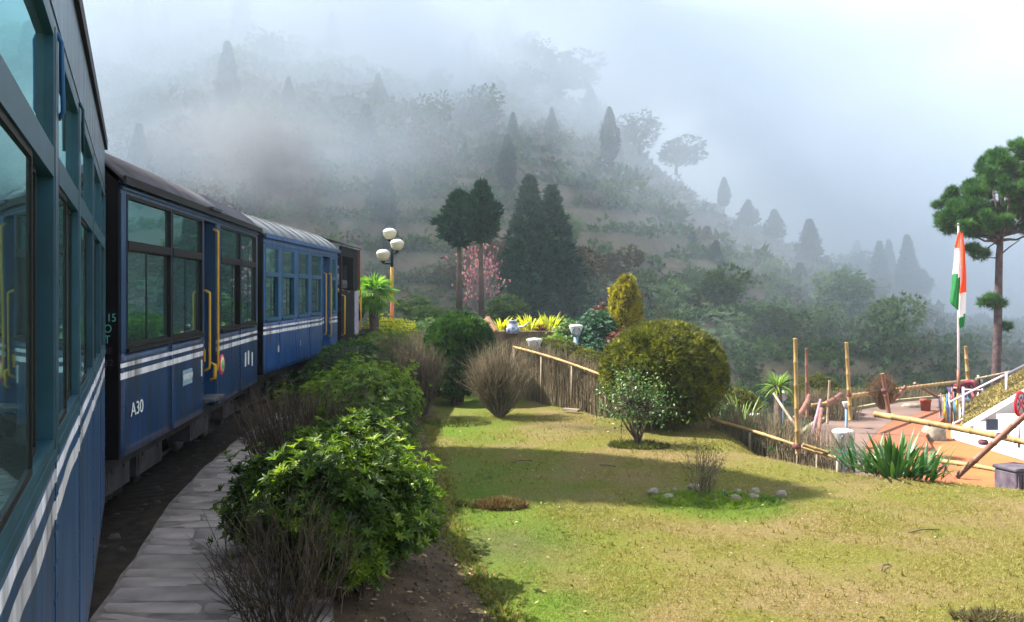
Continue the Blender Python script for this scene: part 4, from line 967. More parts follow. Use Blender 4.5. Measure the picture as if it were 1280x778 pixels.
# stone ring with a thin thorny shrub
RX, RY = 2.05, 9.35
twig_bush('rose_bush', RX+.0, RY+.1, .24, .2, .64, 34, 'thin thorny shrub growing inside the ring of stones on the lawn', r0=.006, sub=5, m=M_twig, jit=.04, leaves=.4, col_leaf=G_olive, lsz=.035)
ring_tuft('ring_grass', RX+.12, RY-.05, .68, .42, 2200, .045, G_rhodo2, 'greener grass inside the ring of stones', seedz=.03)
M_rock = mat('pale_rock', (.30,.265,.21), .85, col2=(.13,.115,.09), scale=9, bump=.7, bscale=25)
rk = [(-.52,.16,.10,'flat pale stone, leftmost of the ring round the thorny shrub'),(-.40,-.03,.075,'small pale stone beside the leftmost one of the ring'),(-.06,-.14,.05,'small stone at the front left of the ring'),(.08,-.18,.05,'small flat stone at the front of the ring'),(.29,-.10,.09,'tall grey stone at the front of the ring'),(.52,.02,.085,'low grey stone in the front right of the ring'),(.62,.34,.09,'rounded stone at the back right of the ring'),(.86,.16,.10,'larger pale stone, rightmost of the ring'),(-.02,.42,.11,'long dark stone at the back of the ring'),(.45,.38,.06,'small stone behind the thorny shrub'),(-.25,.36,.05,'little stone at the back left of the ring')]
for dx, dy, s, lab in rk:
    s *= .8
    X, Y = RX+dx, RY+dy; rv = ICO[0].copy(); rv *= 1+.25*(rng.random((12,1))-.5); mb = MB(); mb.add((rv*np.array([1.25,.85,.75])*s).tolist(), [tuple(q) for q in ICO[1]], False)
    o = mb.build('stone', M_rock, None, .01); o.location = (X, Y, gz(X,Y)+s*.32); o.rotation_euler = (0,0,random.uniform(0,6)); sb = o.modifiers.new('s','SUBSURF'); sb.levels = 1; sb.render_levels = 1; tag(o, lab, 'stone', 'stones ringing the thorny shrub')
tuft('iris', RX+.02, RY-.02, gz(RX,RY), 9, .17, .012, G_swordl, 'small iris shoots at the front left inside the stone ring', tilt=(3,25), width=.03)
tuft('iris', RX+.22, RY-.02, gz(RX,RY), 8, .13, .012, G_sword, 'bluish shoots just right of the taller iris inside the stone ring', tilt=(3,30), width=.03)

# lawn grass
def lawn_grass(n, xr, yr, h, name):
    x = rng.uniform(*xr, n); y = rng.uniform(*yr, n)
    ok = (x > LEDGE(y)+.02+vfbm(x,y,1.1,3,4.0)*.10) & (brink(x, y) < .25) & (np.abs(x/y) < .75) & (f_soil(x,y) < .75-.5*rng.random(n)); x, y = x[ok], y[ok]; n = len(x)
    g = f_green(x, y); z = ground_z(x, y)-.004; r = np.clip(g*.9+rng.normal(.02,.16,n), 0, 1)
    up = np.array([0,0,.7])+rng.normal(0,.65,(n,3)); up[:,2] = np.abs(up[:,2])
    S = (np.concatenate([BLADE[0]@np.array(Matrix.Rotation(a,3,'Z').to_3x3()).T + np.array([.15*math.cos(a*2),.15*math.sin(a*2),0]) for a in (0,2.1,4.2)]), np.concatenate([BLADE[1]+3*i for i in range(3)]))
    sc = rng.uniform(.6,1.4,n)*h*(1+.5*vfbm(x,y,1.7,2,3.))
    return scatter(*S, np.stack([x,y,z],1), rot_basis(n, up=up), sc, r)
lg = merge([lawn_grass(110000, (-.6,5.2), (4.8,9.2), .030, ''), lawn_grass(70000, (-1.4,8), (9.2,16), .036, '')])
o = nobj('grass', lg, G_grass, None, kind='stuff'); tag(o, 'short lawn grass, half straw and half green', 'grass')
# soil crumbs and leaf litter on the bed
n = 2400; y = rng.uniform(4.6, 15, n); x = LEDGE(y)-rng.random(n)**1.3*1.0; z = ground_z(x, y)+.004
v, f, r = scatter(ICO[0]*np.array([1,1,.6]), ICO[1], np.stack([x,y,z],1), rot_basis(n), rng.uniform(.003,.017,n))
o = nobj('soil_crumbs', (v,f,r), leafmat('soil_crumb', [(.03,.02,.014),(.08,.06,.04),(.20,.17,.13)], rough=.95, trans=0), None, kind='stuff'); tag(o, 'crumbly soil and small stones on the bed edge', 'soil')
# sparse growth on the bed near the fan bush
ring_tuft('bed_plants', -1.1, 14.6, .75, .35, 700, .06, G_olive, 'low weeds on the soil mound at the top left of the lawn', seedz=.06)

n = 1500; y = rng.uniform(4.8, 14, n); x = np.where(rng.random(n) < .55, LEDGE(y)-rng.random(n)*1.0, LEDGE(y)+rng.random(n)**2*7); ok = brink(x,y) < .1; x, y = x[ok], y[ok]; n = len(x)
o = nobj('leaf_litter', scatter(*leaf_t(.45,.12,.15), np.stack([x,y,ground_z(x,y)+.012],1), rot_basis(n, up=rng.normal(0,.35,(n,3))+np.array([0,0,1])), rng.uniform(.018,.05,n)), leafmat('fallen_leaf', [(.08,.045,.02),(.22,.14,.06),(.42,.34,.22)], rough=.8, trans=0, clump=5), None, kind='stuff'); tag(o, 'dry fallen leaves scattered on the bed and the lawn', 'leaves')
# scraps of pale paper and twigs dropped on the grass
for x, y, a, l in ((.0,11.2,.5,.30),(1.3,11.0,2.6,.22),(-.3,10.2,1.2,.18),(3.6,8.0,.3,.35),(4.1,6.6,2.0,.25),(2.9,6.9,.9,.2)):
    z = gz(x,y)+.015; o = MB().tube([(0,0,0),(l*.5,.02,.012),(l,0,0)], .006, 6).build('fallen_twig', M_bark); o.location = (x,y,z); o.rotation_euler = (0,0,a); tag(o, 'dry twig on the lawn '+{.0:'in the long shade near its left end',1.3:'in the long shade left of the thorny shrub',-.3:'at the edge of the bed',3.6:'right of the ring of stones',4.1:'towards the bottom right corner',2.9:'below the ring of stones'}[x], 'twig')

# coarser tufts and weeds standing out of the short grass
n = 5200; x = rng.uniform(-1.3, 7.5, n); y = rng.uniform(4.9, 15, n); ok = (x > LEDGE(y)-.05) & (brink(x,y) < .2) & (vfbm(x, y, .9, 3, 21.)+rng.normal(0,.15,n) > .12); x, y = x[ok], y[ok]; n = len(x)
for j, s_ in enumerate((1,)):
    m_ = scatter(*SPR[0], np.stack([x,y,ground_z(x,y)-.003],1), rot_basis(n, up=rng.normal(0,.35,(n,3))+np.array([0,0,1])), rng.uniform(.025,.06,n), np.clip(f_green(x,y)+rng.normal(.15,.25,n),0,1))
    tag(nobj('grass_tufts', m_, G_grass, None, kind='stuff'), 'coarser grass tufts scattered over the lawn', 'grass')
# ragged growth along the lawn's left edge
n = 2600; y = rng.uniform(4.8, 14.5, n); x = LEDGE(y)+rng.normal(0,.06,n); m_ = scatter(*SPR[2], np.stack([x,y,ground_z(x,y)-.004],1), rot_basis(n, up=rng.normal(0,.5,(n,3))+np.array([-.2,0,1])), rng.uniform(.03,.075,n), np.clip(rng.normal(.55,.3,n),0,1))
tag(nobj('edge_grass', m_, G_grass, None, kind='stuff'), 'ragged grass along the left edge of the lawn', 'grass')
# ---------------------------------------------------------------- bamboo, fences, terrace, memorial mound
M_bam = mat('bamboo_yellow', (.36,.24,.095), .55, col2=(.20,.125,.05), scale=5, bump=.15, bscale=40)
M_bamr = mat('bamboo_reddish', (.24,.11,.075), .5, col2=(.13,.06,.05), scale=5, bump=.15, bscale=40)
M_bamg = mat('bamboo_grey', (.33,.27,.20), .7, col2=(.2,.16,.12), scale=6, bump=.2, bscale=40)
M_tie = mat('tie_rope', (.16,.06,.07), .9, var=.4)
def bamboo(name, a, b, r, m, label=None, cat='bamboo pole', group=None, parent=None, mid=None):
    r = r*.82; a = Vector(a); b = Vector(b); L = (b-a).length; n = max(2, int(L/.30)); pts = []; rad = []
    def at(t): return a.lerp(b, t) if mid is None else a*(1-t)**2+Vector(mid)*2*t*(1-t)+b*t*t
    sag = .012*L*random.uniform(-1, 1)
    for i in range(n+1):
        for dt, rr in ((-.018, 1.0), (-.006, 1.16), (.006, 1.16), (.018, .97)):
            t = i/n+dt/max(L,.1)*1.0
            if 0 <= t <= 1: pts.append(at(t)+Vector((0,0,sag*math.sin(math.pi*t)))); rad.append(r*rr*(1.08-.16*t))
    mb = MB(); mb.tube([at(0)]+pts+[at(1)], [r]+rad+[r*.92], 10); o = mb.build(name, m, parent)
    if label: tag(o, label, cat, group)
    return o
def twig_fence(name, pts, hgt, label, dens=420, extra=.06, m=M_twig, rail_z=None, width=.22, green=0):
    """pts: ground points of the run with the rail height at each; upright twigs woven behind a bamboo rail"""
    root = empty(name, pts[0][0], 0, label, 'fence'); o0 = Vector(pts[0][0])
    for (a, za), (b, zb) in zip(pts[:-1], pts[1:]):
        a = Vector(a); b = Vector(b); bamboo('rail', Vector((a.x,a.y,za))-o0, Vector((b.x,b.y,zb))-o0, .032, M_bam, parent=root)
        n = int((b-a).length*dens); t = rng.random(n); ax = np.array(a)[None]; bx = np.array(b)[None]; q = ax*(1-t[:,None])+bx*t[:,None]
        nrm = np.array([-(b-a).y, (b-a).x, 0]); nrm = nrm/np.linalg.norm(nrm)
        q = q+nrm[None]*rng.uniform(.03, width, n)[:,None]; q[:,2] = ground_z(q[:,0], q[:,1])-.03
        top = q.copy(); zr = za*(1-t)+zb*t; top[:,2] = zr+rng.normal(extra, .10, n); top[:,:2] += rng.normal(0,.05,(n,2))
        st, _ = stems(q-np.array(o0), top-np.array(o0), .0055, .002, .1, 3, .02)
        m2 = int(n*1.3); k = rng.integers(0, n, m2); s = rng.uniform(.25,.95,m2)[:,None]; p0 = q[k]*(1-s)+top[k]*s; p1 = p0+rng.normal(0,.05,(m2,3))+np.array([0,0,.14])
        nobj('twigs', merge([st, sticks(p0-np.array(o0), p1-np.array(o0), .003, .0012)]), m, root, kind='stuff')
        k = max(2, int((b-a).length/.9))
        for i in range(k+1):
            c = a.lerp(b, i/k); zz = gz(c.x, c.y); MB().tube([(c.x-o0.x, c.y-o0.y, zz-.1-o0.z), (c.x-o0.x+.01, c.y-o0.y, za+(zb-za)*i/k+.02-o0.z)], .018, 7).build('post', M_bamg, root)
        if green:
            ng = green; t = rng.random(ng)[:,None]; g = ax*(1-t)+bx*t+nrm[None]*rng.uniform(0, width, ng)[:,None]; g[:,2] = ground_z(g[:,0], g[:,1])+rng.uniform(.05,.45,ng)
            nobj('leaves', scatter(*ROS[0], g-np.array(o0), rot_basis(ng, up=rng.normal(0,.5,(ng,3))+np.array([0,0,1])), rng.uniform(.04,.09,ng)), G_mid, root, kind='stuff')
    return root
def gp(px, py, Y, dz=0):
    q = P(px, py, Y); return (q.x, q.y, gz(q.x, q.y)+dz)
a, b = P(642, 434, 18.2), P(757, 471, 15.3)
twig_fence('twig_fence', [((a.x, a.y, gz(a.x,a.y)), a.z), ((b.x, b.y, gz(b.x,b.y)), b.z)], .8, 'brushwood fence topped with a slanting bamboo rail, left of the golden globe bush', dens=330)
a, b, c = P(884, 523, 14.0), P(996, 557, 12.4), P(1046, 573, 11.9)
twig_fence('twig_fence', [((a.x, a.y, gz(a.x,a.y)), a.z), ((b.x, b.y, gz(b.x,b.y)), b.z), ((c.x, c.y, gz(c.x,c.y)), c.z)], .5, 'low brushwood fence with a bamboo rail along the brink, right of the golden globe bush', dens=330, extra=.16, width=.5, green=90)
MB().box(-.16,.16,-.05,.05,0,.05).build('plank_piece', M_bamg); o = bpy.data.objects['plank_piece']; o.location = gp(714, 518, 15.9, .03); o.rotation_euler = (0,0,-.6); tag(o, 'short grey plank lying at the foot of the brushwood fence', 'plank')

bam = [((997,568,11.9),(994,423,11.9),.034,M_bam,'tallest upright bamboo pole, at the edge of the lawn in front of the others'),
 ((1009,522,16),(1008,436,16),.034,M_bamr,'thin reddish upright pole just right of the tallest bamboo pole'),
 ((1034,530,17),(1037,476,17),.030,M_bamg,'short pale upright stick between the two tall bamboo poles'),
 ((1063,526,18.5),(1058,428,18.5),.046,M_bam,'second tall yellow bamboo pole, farther away beside the pink paving'),
 ((1112,522,15),(1103,467,15),.042,M_bamr,'short leaning reddish post with a pale sawn top behind the sword-leaved clump'),
 ((1210,480,26),(1207,433,26),.060,M_bam,'bamboo pole standing beyond the stooping person near the flag'),
 ((1094,518,13.0),(1300,557,10.8),.050,M_bam,'thick yellow bamboo rail slanting across the right edge above the orange paving'),
 ((1172,576,12.4),(1253,589,11.4),.038,M_bam,'lower thinner bamboo rail just above the orange paving'),
 ((1196,596,10.6),(1292,510,10.0),.042,M_bamr,'maroon pole leaning diagonally against the thick bamboo rail'),
 ((1014,507,16.6),(1034,504,16.6),.040,M_bam,'short level bamboo piece tied between the left poles'),
 ((1034,505,16.8),(1051,494,17.2),.065,M_bamr,'thick short reddish bamboo rising to the right at the end of the far rail'),
 ((1061,496,18.6),(1203,477,25.0),.055,M_bam,'long far bamboo rail running along the valley edge of the terrace'),
 ((1003,556,12.1),(1036,566,12.0),.030,M_bam,'low bamboo piece at the foot of the tallest pole'),
 ((1115,502,20),(1132,483,20),.050,M_bamr,'left slanting brace below the far bamboo rail'),
 ((1180,501,23),(1143,479,22.5),.045,M_bamr,'right slanting brace propping the far bamboo rail'),
 ((1220,474,25.5),(1262,465,25.5),.045,M_bamg,'pale bamboo rail right of the stooping person, behind the mound'),
 ((1015,545,14.5),(1026,500,15.0),.036,mat('violet_board', (.30,.17,.24), .7, var=.3),'violet-brown board leaning among the left bamboo poles'),
 ((1003,545,14.2),(967,492,15.0),.028,M_bamg,'thin grey plank leaning to the left in front of the spiky yucca'),
 ((1027,512,14.6),(1020,560,13.2),.040,M_bamr,'reddish stump at the foot of the violet-brown board')]
for a, b, r, m, lab in bam: bamboo('bamboo_pole', P(*a), P(*b), r, m, lab, group='bamboo poles round the terrace')
bamboo('bamboo_pole', P(985,529,14.5), P(1012,495,15.5), .055, M_bamr, 'thick bent reddish bamboo curving up beside the tallest pole', group='bamboo poles round the terrace', mid=P(1003,520,15))
for px, py, Y in ((996,558,11.86),(1061,494,18.4),(1106,488,15.0),(1176,478+3,24),(1229,553,11.4),(1252,545,10.6)):
    q = P(px, py, Y); t = MB(); t.lathe([(.05,-.03),(.062,-.01),(.062,.01),(.05,.03)], (0,0,0), 10); o = t.build('rope_tie', M_tie); o.location = q
    tag(o, 'dark red rope tie binding '+{996:'the tallest bamboo pole to the low fence rail',1061:'the far rail to the second tall bamboo pole',1106:'the short leaning post to the far rail',1176:'the far rail close to the flag pole',1229:'the thick rail left of the leaning maroon pole',1252:'the maroon pole where it crosses the thick rail'}[px], 'rope tie')

# terrace floor
M_orange = mat('orange_paving', (.35,.115,.03), .8, col2=(.23,.08,.03), scale=1.2, bump=.2, bscale=30, detail=7)
M_pink = mat('red_paving', (.27,.075,.03), .8, col2=(.17,.075,.045), scale=.55, bump=.2, bscale=30, detail=7)
M_pale = mat('worn_pale_paving', (.16,.105,.09), .85, col2=(.09,.06,.05), scale=1.1, bump=.2, bscale=30, detail=7)
outer = [(4.3,12.4),(4.75,15.0),(5.2,16.6),(5.99,18.3),(7.27,20.5),(8.63,22.1),(10.3,23.6),(12.3,24.75),(16,26),(27,26)]
low = MB().prism([(6.3,11.9),(9.5,10.6),(27,8),(27,25.9),(11,24),(7,17)], TZ-.4, TZ).build('terrace', M_orange); tag(low, kind='structure')
inner = [(p[0]+.95, p[1]-.45) for p in outer[1:8]]
pk = MB().prism([(4.6,12.4)]+outer[1:8]+[(11.6,23.2),(10.3,20.9),(8.5,18.1),(7.2,14.6),(6.6,12.4)][0:]+[], TZ-.4, TZ+.15)
pk = pk.build('upper_terrace', M_pink); tag(pk, kind='structure')
mb = MB(); v = []; 
for i, p in enumerate(outer[:8]):
    q = (p[0]+1.15, p[1]-.5-.06*i); v += [(p[0]+.02, p[1]-.02, TZ+.154), (q[0], q[1], TZ+.154)]
MB().add(v, [(2*i, 2*i+1, 2*i+3, 2*i+2) for i in range(7)]).build('pale_paving_border', M_pale, pk)
v = []
for i, p in enumerate(outer[:8]):
    for dx, dz in ((-.05,-.3),(-.05,.10),(.07,.10),(.07,-.3)): v.append((p[0]+dx, p[1]-dx*.3, TZ+.15+dz-.03))
MB().add(v, [(4*i+j, 4*i+4+j, 4*i+5+j, 4*i+1+j) for i in range(7) for j in range(3)]).build('rim', mat('rim_stone', (.26,.24,.14), .8, var=.3), pk)

# memorial mound: grass ramp, white steps, railings
M_dryg = mat('dry_yellow_turf', (.18,.14,.045), .95, col2=(.10,.09,.03), scale=2.2, bump=.9, bscale=40, detail=8)
M_wht = mat('white_painted_masonry', (.52,.52,.52), .6, col2=(.38,.39,.42), scale=2.5, bump=.1, bscale=30)
root = empty('memorial_mound', (9.4, 18.5, TZ), 0, 'white stepped memorial base with a dry yellow grass ramp at the right edge', 'memorial')
O = Vector((9.4, 18.5, TZ))
tA, tB, tC, tD = P(1199,508,21.5)-O, P(1400,392,21.5)-O, P(1400,424,19.4)-O, P(1207,538,19.6)-O
bA, bB, bC, bD = [Vector((q.x, q.y, -.2)) for q in (tA+Vector((0,.9,0)), tB+Vector((0,.9,0)), tC, tD)]
n = 24; m_ = 12; v = []
for i in range(n+1):
    for j in range(m_+1):
        s, t = i/n, j/m_; q = (tA*(1-s)+tB*s)*(1-t)+(tD*(1-s)+tC*s)*t; v.append((q.x+random.uniform(-.01,.01), q.y, q.z+random.uniform(-.012,.012)+.06*math.sin(math.pi*t)))
f = [(i*(m_+1)+j, i*(m_+1)+j+1, (i+1)*(m_+1)+j+1, (i+1)*(m_+1)+j) for i in range(n) for j in range(m_)]
k = len(v); mb = MB(); mb.add([tuple(q) for q in v], f, True); mb.add([tuple(q) for q in (tA,tB,tC,tD,bA,bB,bC,bD)], [(0,4,5,1),(3,2,6,7),(0,3,7,4),(1,5,6,2)])
ramp = mb.build('grass_ramp', M_dryg, root)
nn = 6000; s = rng.random(nn)[:,None]; t = rng.random(nn)[:,None]; A_, B_, C_, D_ = [np.array(q)[None] for q in (tA,tB,tC,tD)]
q = (A_*(1-s)+B_*s)*(1-t)+(D_*(1-s)+C_*s)*t; q[:,2] += .05*np.sin(np.pi*t[:,0])
nobj('turf', scatter(*SPR[0], q, rot_basis(nn, up=rng.normal(0,.5,(nn,3))+np.array([0,0,1])), rng.uniform(.03,.08,nn)), leafmat('dry_turf_blade', [(.08,.075,.02),(.17,.135,.045),(.26,.20,.075)], trans=.2), root, kind='stuff')
for i in range(5):
    x0 = -.05+.55*i; y0 = -2.6+.25*i; z0 = .155*i
    MB().prism([(x0+.12,y0),(8,y0-1.2),(8,1.6),(x0+.05,.35+.12*i),(x0-.05,.05)], z0+.001*i, z0+.155+.001*i).build('step', M_wht, root, .012)
mb = MB(); e = .12
v = [tuple(tD+Vector((-.02,-.06,.04))), tuple(tC+Vector((0,-.06,.04))), tuple(tC+Vector((0,.12,.10))), tuple(tD+Vector((0,.12,.10)))]; v += [(x, y, -.1) for x, y, z in v]
MB().add(v, [(0,1,2,3),(0,4,5,1),(1,5,6,2),(2,6,7,3),(3,7,4,0)]).build('coping', M_wht, root)
MB().box(0,.22,0,.05,0,.22).build('notice_board', mat('dark_notice', (.03,.04,.07), .4, var=.3), root).location = tuple(P(1234,538,17.6)-O)
nb = root.children[-1]; 
for i, zz in enumerate((.15,.10,.06)): MB().box(.03+.03*i,.19-.02*i,-.004,0,zz,zz+.02).build('text_line', M_white, nb)
MB().lathe([(0,.36),(.16,.33),(.24,.2),(.25,.0)], (0,0,0), 14).build('rounded_stone', M_rock).location = tuple(Vector((P(1167,545,18.6).x, 18.6, TZ-.02))); tag(bpy.data.objects['rounded_stone'], 'rounded pale stone where the grass ramp begins', 'stone')
# railings
def railing(pts, posts, r, label, m):
    rt = empty('railing', pts[0], 0, label, 'railing'); o0 = Vector(pts[0])
    for grp in posts['rails']: MB().tube([Vector(q)-o0 for q in grp], r, 8).build('rail', m, rt)
    for a, b in posts['posts']: MB().tube([Vector(a)-o0, Vector(b)-o0], r*1.1, 8).build('post', m, rt)
    return rt
M_rail_w = mat('lilac_white_rail', (.62,.52,.66), .4, var=.2)
railing([P(1188,503,20.6)], dict(rails=[[P(1187,503,20.6),P(1400,397,20.6)],[P(1192,530,20.4),P(1258,497,20.4),P(1400,428,20.4)]],
    posts=[(P(1192,541,20.4),P(1192,528,20.4)),(P(1205,541,20.5),P(1204,484,20.5)),(P(1258,518,20.5),P(1258,466,20.5)),(P(1310,492,20.5),P(1310,440,20.5))]), .026, 'lilac-white two-bar railing climbing the grass ramp', M_rail_w)
railing([P(1228,494,22.2)], dict(rails=[[P(1203,487,22.2),P(1250,489,22.2)],[P(1262,471,22.6),P(1330,452,22.6)]], posts=[(P(1228,510,22.2),P(1228,486,22.2)),(P(1250,500,22.2),P(1250,484,22.2)),(P(1275,490,22.6),P(1275,465,22.6))]), .018, 'thin far railing half hidden behind the grass ramp', M_rail_w)
# ribbon line
rt = empty('ribbon_line', P(1174,497,20.8), 0, 'cord hung with blue, white, yellow and pink ribbons beside the flag pole', 'ribbons'); o0 = rt.location.copy()
cols = [(.10,.25,.55),(.75,.75,.72),(.65,.42,.05),(.10,.25,.55),(.72,.72,.75),(.60,.10,.18),(.12,.35,.55),(.70,.50,.08),(.70,.70,.72),(.10,.22,.50),(.55,.12,.2),(.7,.7,.7)]
cm = {c: mat('ribbon_cloth', c, .8, var=.2) for c in set(cols)}
line = [P(1174,497,20.8), P(1181,494,20.8), P(1190,489,20.8), P(1199,492,20.9), P(1212,490,21.6), P(1226,488,22), P(1246,487,22.3)]
MB().tube([q-o0 for q in line], .008, 6).build('cord', M_tie, rt)
for i, (px, ln) in enumerate(((1175,40),(1178,34),(1181,46),(1184,38),(1187,44),(1190,36),(1193,47),(1196,38),(1200,42),(1210,14),(1216,18),(1222,16),(1229,12),(1238,11))):
    py = float(np.interp(px, [1174,1190,1199,1246], [496,489,492,487])); Y = float(np.interp(px,[1174,1199,1246],[20.8,20.9,22.3])); a = P(px, py, Y)-o0; v = []; L = ln/F*Y; w_ = .035; ph = random.uniform(0,6)
    for k in range(7):
        t = k/6; s = .03*math.sin(ph+t*5); v += [(a.x-w_*math.cos(ph+t*3)+s*.5, a.y-w_*math.sin(ph+t*3), a.z-L*t), (a.x+w_*math.cos(ph+t*3)+s*.5, a.y+w_*math.sin(ph+t*3), a.z-L*t)]
    MB().add(v, [(2*k, 2*k+1, 2*k+3, 2*k+2) for k in range(6)], True).build('ribbon', cm[cols[i % 12]], rt)
for px, py in ((1176,492),(1190,484)): MB().tube([P(px,540,20.8)-o0, P(px,py,20.8)-o0], .018, 7).build('stake', M_bamr, rt)
# flag pole and flag
fp = empty('flag_pole', P(1198,528,21.0), 0, 'slim pale flag pole rising beside the mound with a hanging tricolour', 'flag pole'); b0 = fp.location.copy()
MB().tube([(0,0,0),(0,0,P(0,281,21).z-b0.z)], [.030,.018], 10).build('pole', mat('pale_pole', (.62,.55,.60), .4, var=.2), fp)
MB().tube([(.0,0,.7),(.0,0,1.25)], .036, 10).build('sleeve', M_bamr, fp)
MB().lathe([(0,.04),(.035,.02),(.035,-.01),(.02,-.02)], (0,0,P(0,281,21).z-b0.z), 10).build('cap', M_steel, fp)
# tricolour hanging in folds: cloth strips follow a drooping sheet, saffron at the hoist top, white, green
def flag():
    m = bpy.data.materials.new('tricolour_cloth'); m.use_nodes = True; n = m.node_tree; b = n.nodes['Principled BSDF']; b.inputs['Roughness'].default_value = .8
    a = n.nodes.new('ShaderNodeAttribute'); a.attribute_name = 'band'; r = n.nodes.new('ShaderNodeValToRGB'); r.color_ramp.interpolation = 'CONSTANT'; e = r.color_ramp.elements
    e[0].position = 0; e[0].color = (.85,.10,.02,1); e[1].position = .333; e[1].color = (.80,.78,.80,1); q = e.new(.667); q.color = (.01,.22,.05,1)
    n.links.new(a.outputs['Fac'], r.inputs[0]); n.links.new(r.outputs[0], b.inputs['Base Color'])
    tr = n.nodes.new('ShaderNodeBsdfTranslucent'); n.links.new(r.outputs[0], tr.inputs[0]); mx = n.nodes.new('ShaderNodeMixShader'); mx.inputs[0].default_value = .3; o = n.nodes['Material Output']
    n.links.new(b.outputs[0], mx.inputs[1]); n.links.new(tr.outputs[0], mx.inputs[2]); n.links.new(mx.outputs[0], o.inputs[0])
    # u along the fly, w across the bands; the fly end drops, so bands run down the pole in pleats
    V = []; Fc = []; band = []; base = 0
    A = [(290,1196,1199,0),(300,1194,1199,.05),(310,1192,1199,.34),(325,1191,1199,.45),(340,1190,1199,.64),(345,1189.5,1199,.68),(360,1188,1198.5,.8),(378,1185.5,1198,.9),(381,1188,1197.5,.95),(386,1193,1197,1)]
    B = [(292,1197.5,1200,0),(310,1197.5,1202,.02),(330,1197.5,1202.5,.05),(350,1197,1203,.10),(362,1195,1203,.2),(368,1194,1203,.36),(380,1193.5,1202.5,.5),(394,1193,1202,.66),(398,1193.5,1202,.7),(406,1194,1201.5,.8),(411,1196,1200.5,1)]
    for pl_, y0, ph in ((A, 20.93, 0.), (B, 20.86, 2.)):
        ny, nx = 36, 12; ys_f = [q[0] for q in pl_]
        for i in range(ny+1):
            py = ys_f[0]+(ys_f[-1]-ys_f[0])*i/ny; l = float(np.interp(py, ys_f, [q[1] for q in pl_])); r = float(np.interp(py, ys_f, [q[2] for q in pl_])); bd_ = float(np.interp(py, ys_f, [q[3] for q in pl_]))
            for j in range(nx+1):
                t = j/nx; q = P(l+(r-l)*t, py+2.5*math.sin(t*3+ph)*min(1,i/8), 21.0); V.append((q.x, y0+.045*math.sin(t*7+ph+i*.09)*min(1,i/6), q.z)); band.append(bd_+.03*math.sin(t*5+ph))
        Fc += [(base+i*(nx+1)+j, base+i*(nx+1)+j+1, base+(i+1)*(nx+1)+j+1, base+(i+1)*(nx+1)+j) for i in range(ny) for j in range(nx)]; base = len(V)
    Fc = np.array(Fc); me = np_mesh('flag', np.array(V), Fc, smooth=True); bf = np.clip(np.array(band)[Fc].mean(1), 0, 1); at = me.attributes.new('band','FLOAT','FACE'); at.data.foreach_set('value', bf.astype(np.float32))
    o = link('flag', me, m); tag(o, 'orange, white and green tricolour hanging limp from the pole', 'flag'); return o
flag()
# pot, white stone, brushwood hedge along the far rim, bushes beyond
o = MB().lathe([(0,0),(.11,0),(.125,.24),(.14,.25),(.14,.29),(.12,.29),(.11,.26),(0,.26)], (0,0,0), 18).build('clay_pot', mat('red_clay', (.30,.07,.05), .7, var=.3)); o.location = (P(1157,520,21.9).x, 21.9, TZ+.15); tag(o, 'dark red clay pot on the pink paving near the ribbons', 'pot')
o = MB().lathe([(0,.12),(.14,.10),(.2,.04),(.2,0)], (0,0,0), 10).build('white_stone', M_rock); o.scale = (1.3,.8,.9); o.location = (P(1139,512,22.6).x, 22.6, TZ+.15); tag(o, 'low white stone on the far edge of the pink paving', 'stone')
twig_bush('rim_hedge', P(1115,0,25).x, 25.2, 1.6, .4, .75, 500, 'low brown brushwood hedge along the far rim of the terrace', flat=.9, base=.85, sub=3, z=P(0,517,25).z, leaves=.2, col_leaf=G_olive, lsz=.05)
twig_bush('rim_hedge', P(1048,0,20).x, 20.6, .85, .4, .70, 420, 'grey brushwood hedge between the bamboo poles and the pink paving', flat=.9, base=.85, sub=3, z=P(0,528,20).z, leaves=.2, col_leaf=G_olive, lsz=.05)
twig_bush('burnt_shrub', P(1112,0,16.5).x, 16.8, .28, .28, .66, 160, 'brown withered shrub behind the short leaning post', m=M_twig, z=P(0,512,16.8).z, leaves=.8, col_leaf=leafmat('withered_leaf', [(.07,.03,.015),(.14,.07,.035)], rough=.8), lsz=.05)
clipped('round_bush', P(1030,0,21).x, 21.5, .62, .6, 1.6, .9, .55, 5000, .06, G_olive, 'olive-green round bush behind the left bamboo poles', z=P(0,530,21).z-.3)
clipped('round_bush', P(925,0,15.5).x, 16.0, .5, .4, .9, .3, .35, 3000, .06, G_gold, 'small yellow-brown bush at the right foot of the golden globe', z=P(0,530,16).z)
# yucca
def trunked(name, px, py, Y, zfoot, nl, L, w, m, label, cat, th=.07, tilt=(5,115), wid=.05):
    q = P(px, py, Y); r = tuft(name, q.x, Y, q.z, nl, L, w, m, label, cat, tilt=tilt, width=wid)
    MB().tube([(0,0,zfoot-q.z),(0.02,0,(zfoot-q.z)*.5),(0,0,.03)], [th*1.2,th,th*1.1], 10).build('trunk', M_bark, r); return r
trunked('yucca_plant', 972, 484, 16.5, -2.6, 110, .40, .020, G_swordl, 'spiky yellow-green yucca left of the bamboo poles', 'yucca')
trunked('yucca_plant', 905, 0, 15.8, -2.6, 60, .4, .02, G_swordl, 'light yucca tips showing past the right side of the golden globe', 'yucca') if False else None
for px, py, Y, n, L, lab in ((928,528,14.8,60,.62,'tall fresh green sword-leaved clump behind the low brushwood fence'),(960,540,14.2,45,.45,'smaller green sword-leaved clump nearer the yucca behind the low fence'),(898,520,15.2,40,.40,'sword-leaved clump touching the golden globe behind the low fence'),(990,545,15,30,.4,'green shoots at the foot of the bent bamboo')):
    q = P(px, py, Y); tuft('iris_clump', q.x, Y, q.z-.1, n, L, .022, G_swordl if n == 60 else G_sword, lab, tilt=(2,38), width=.22)
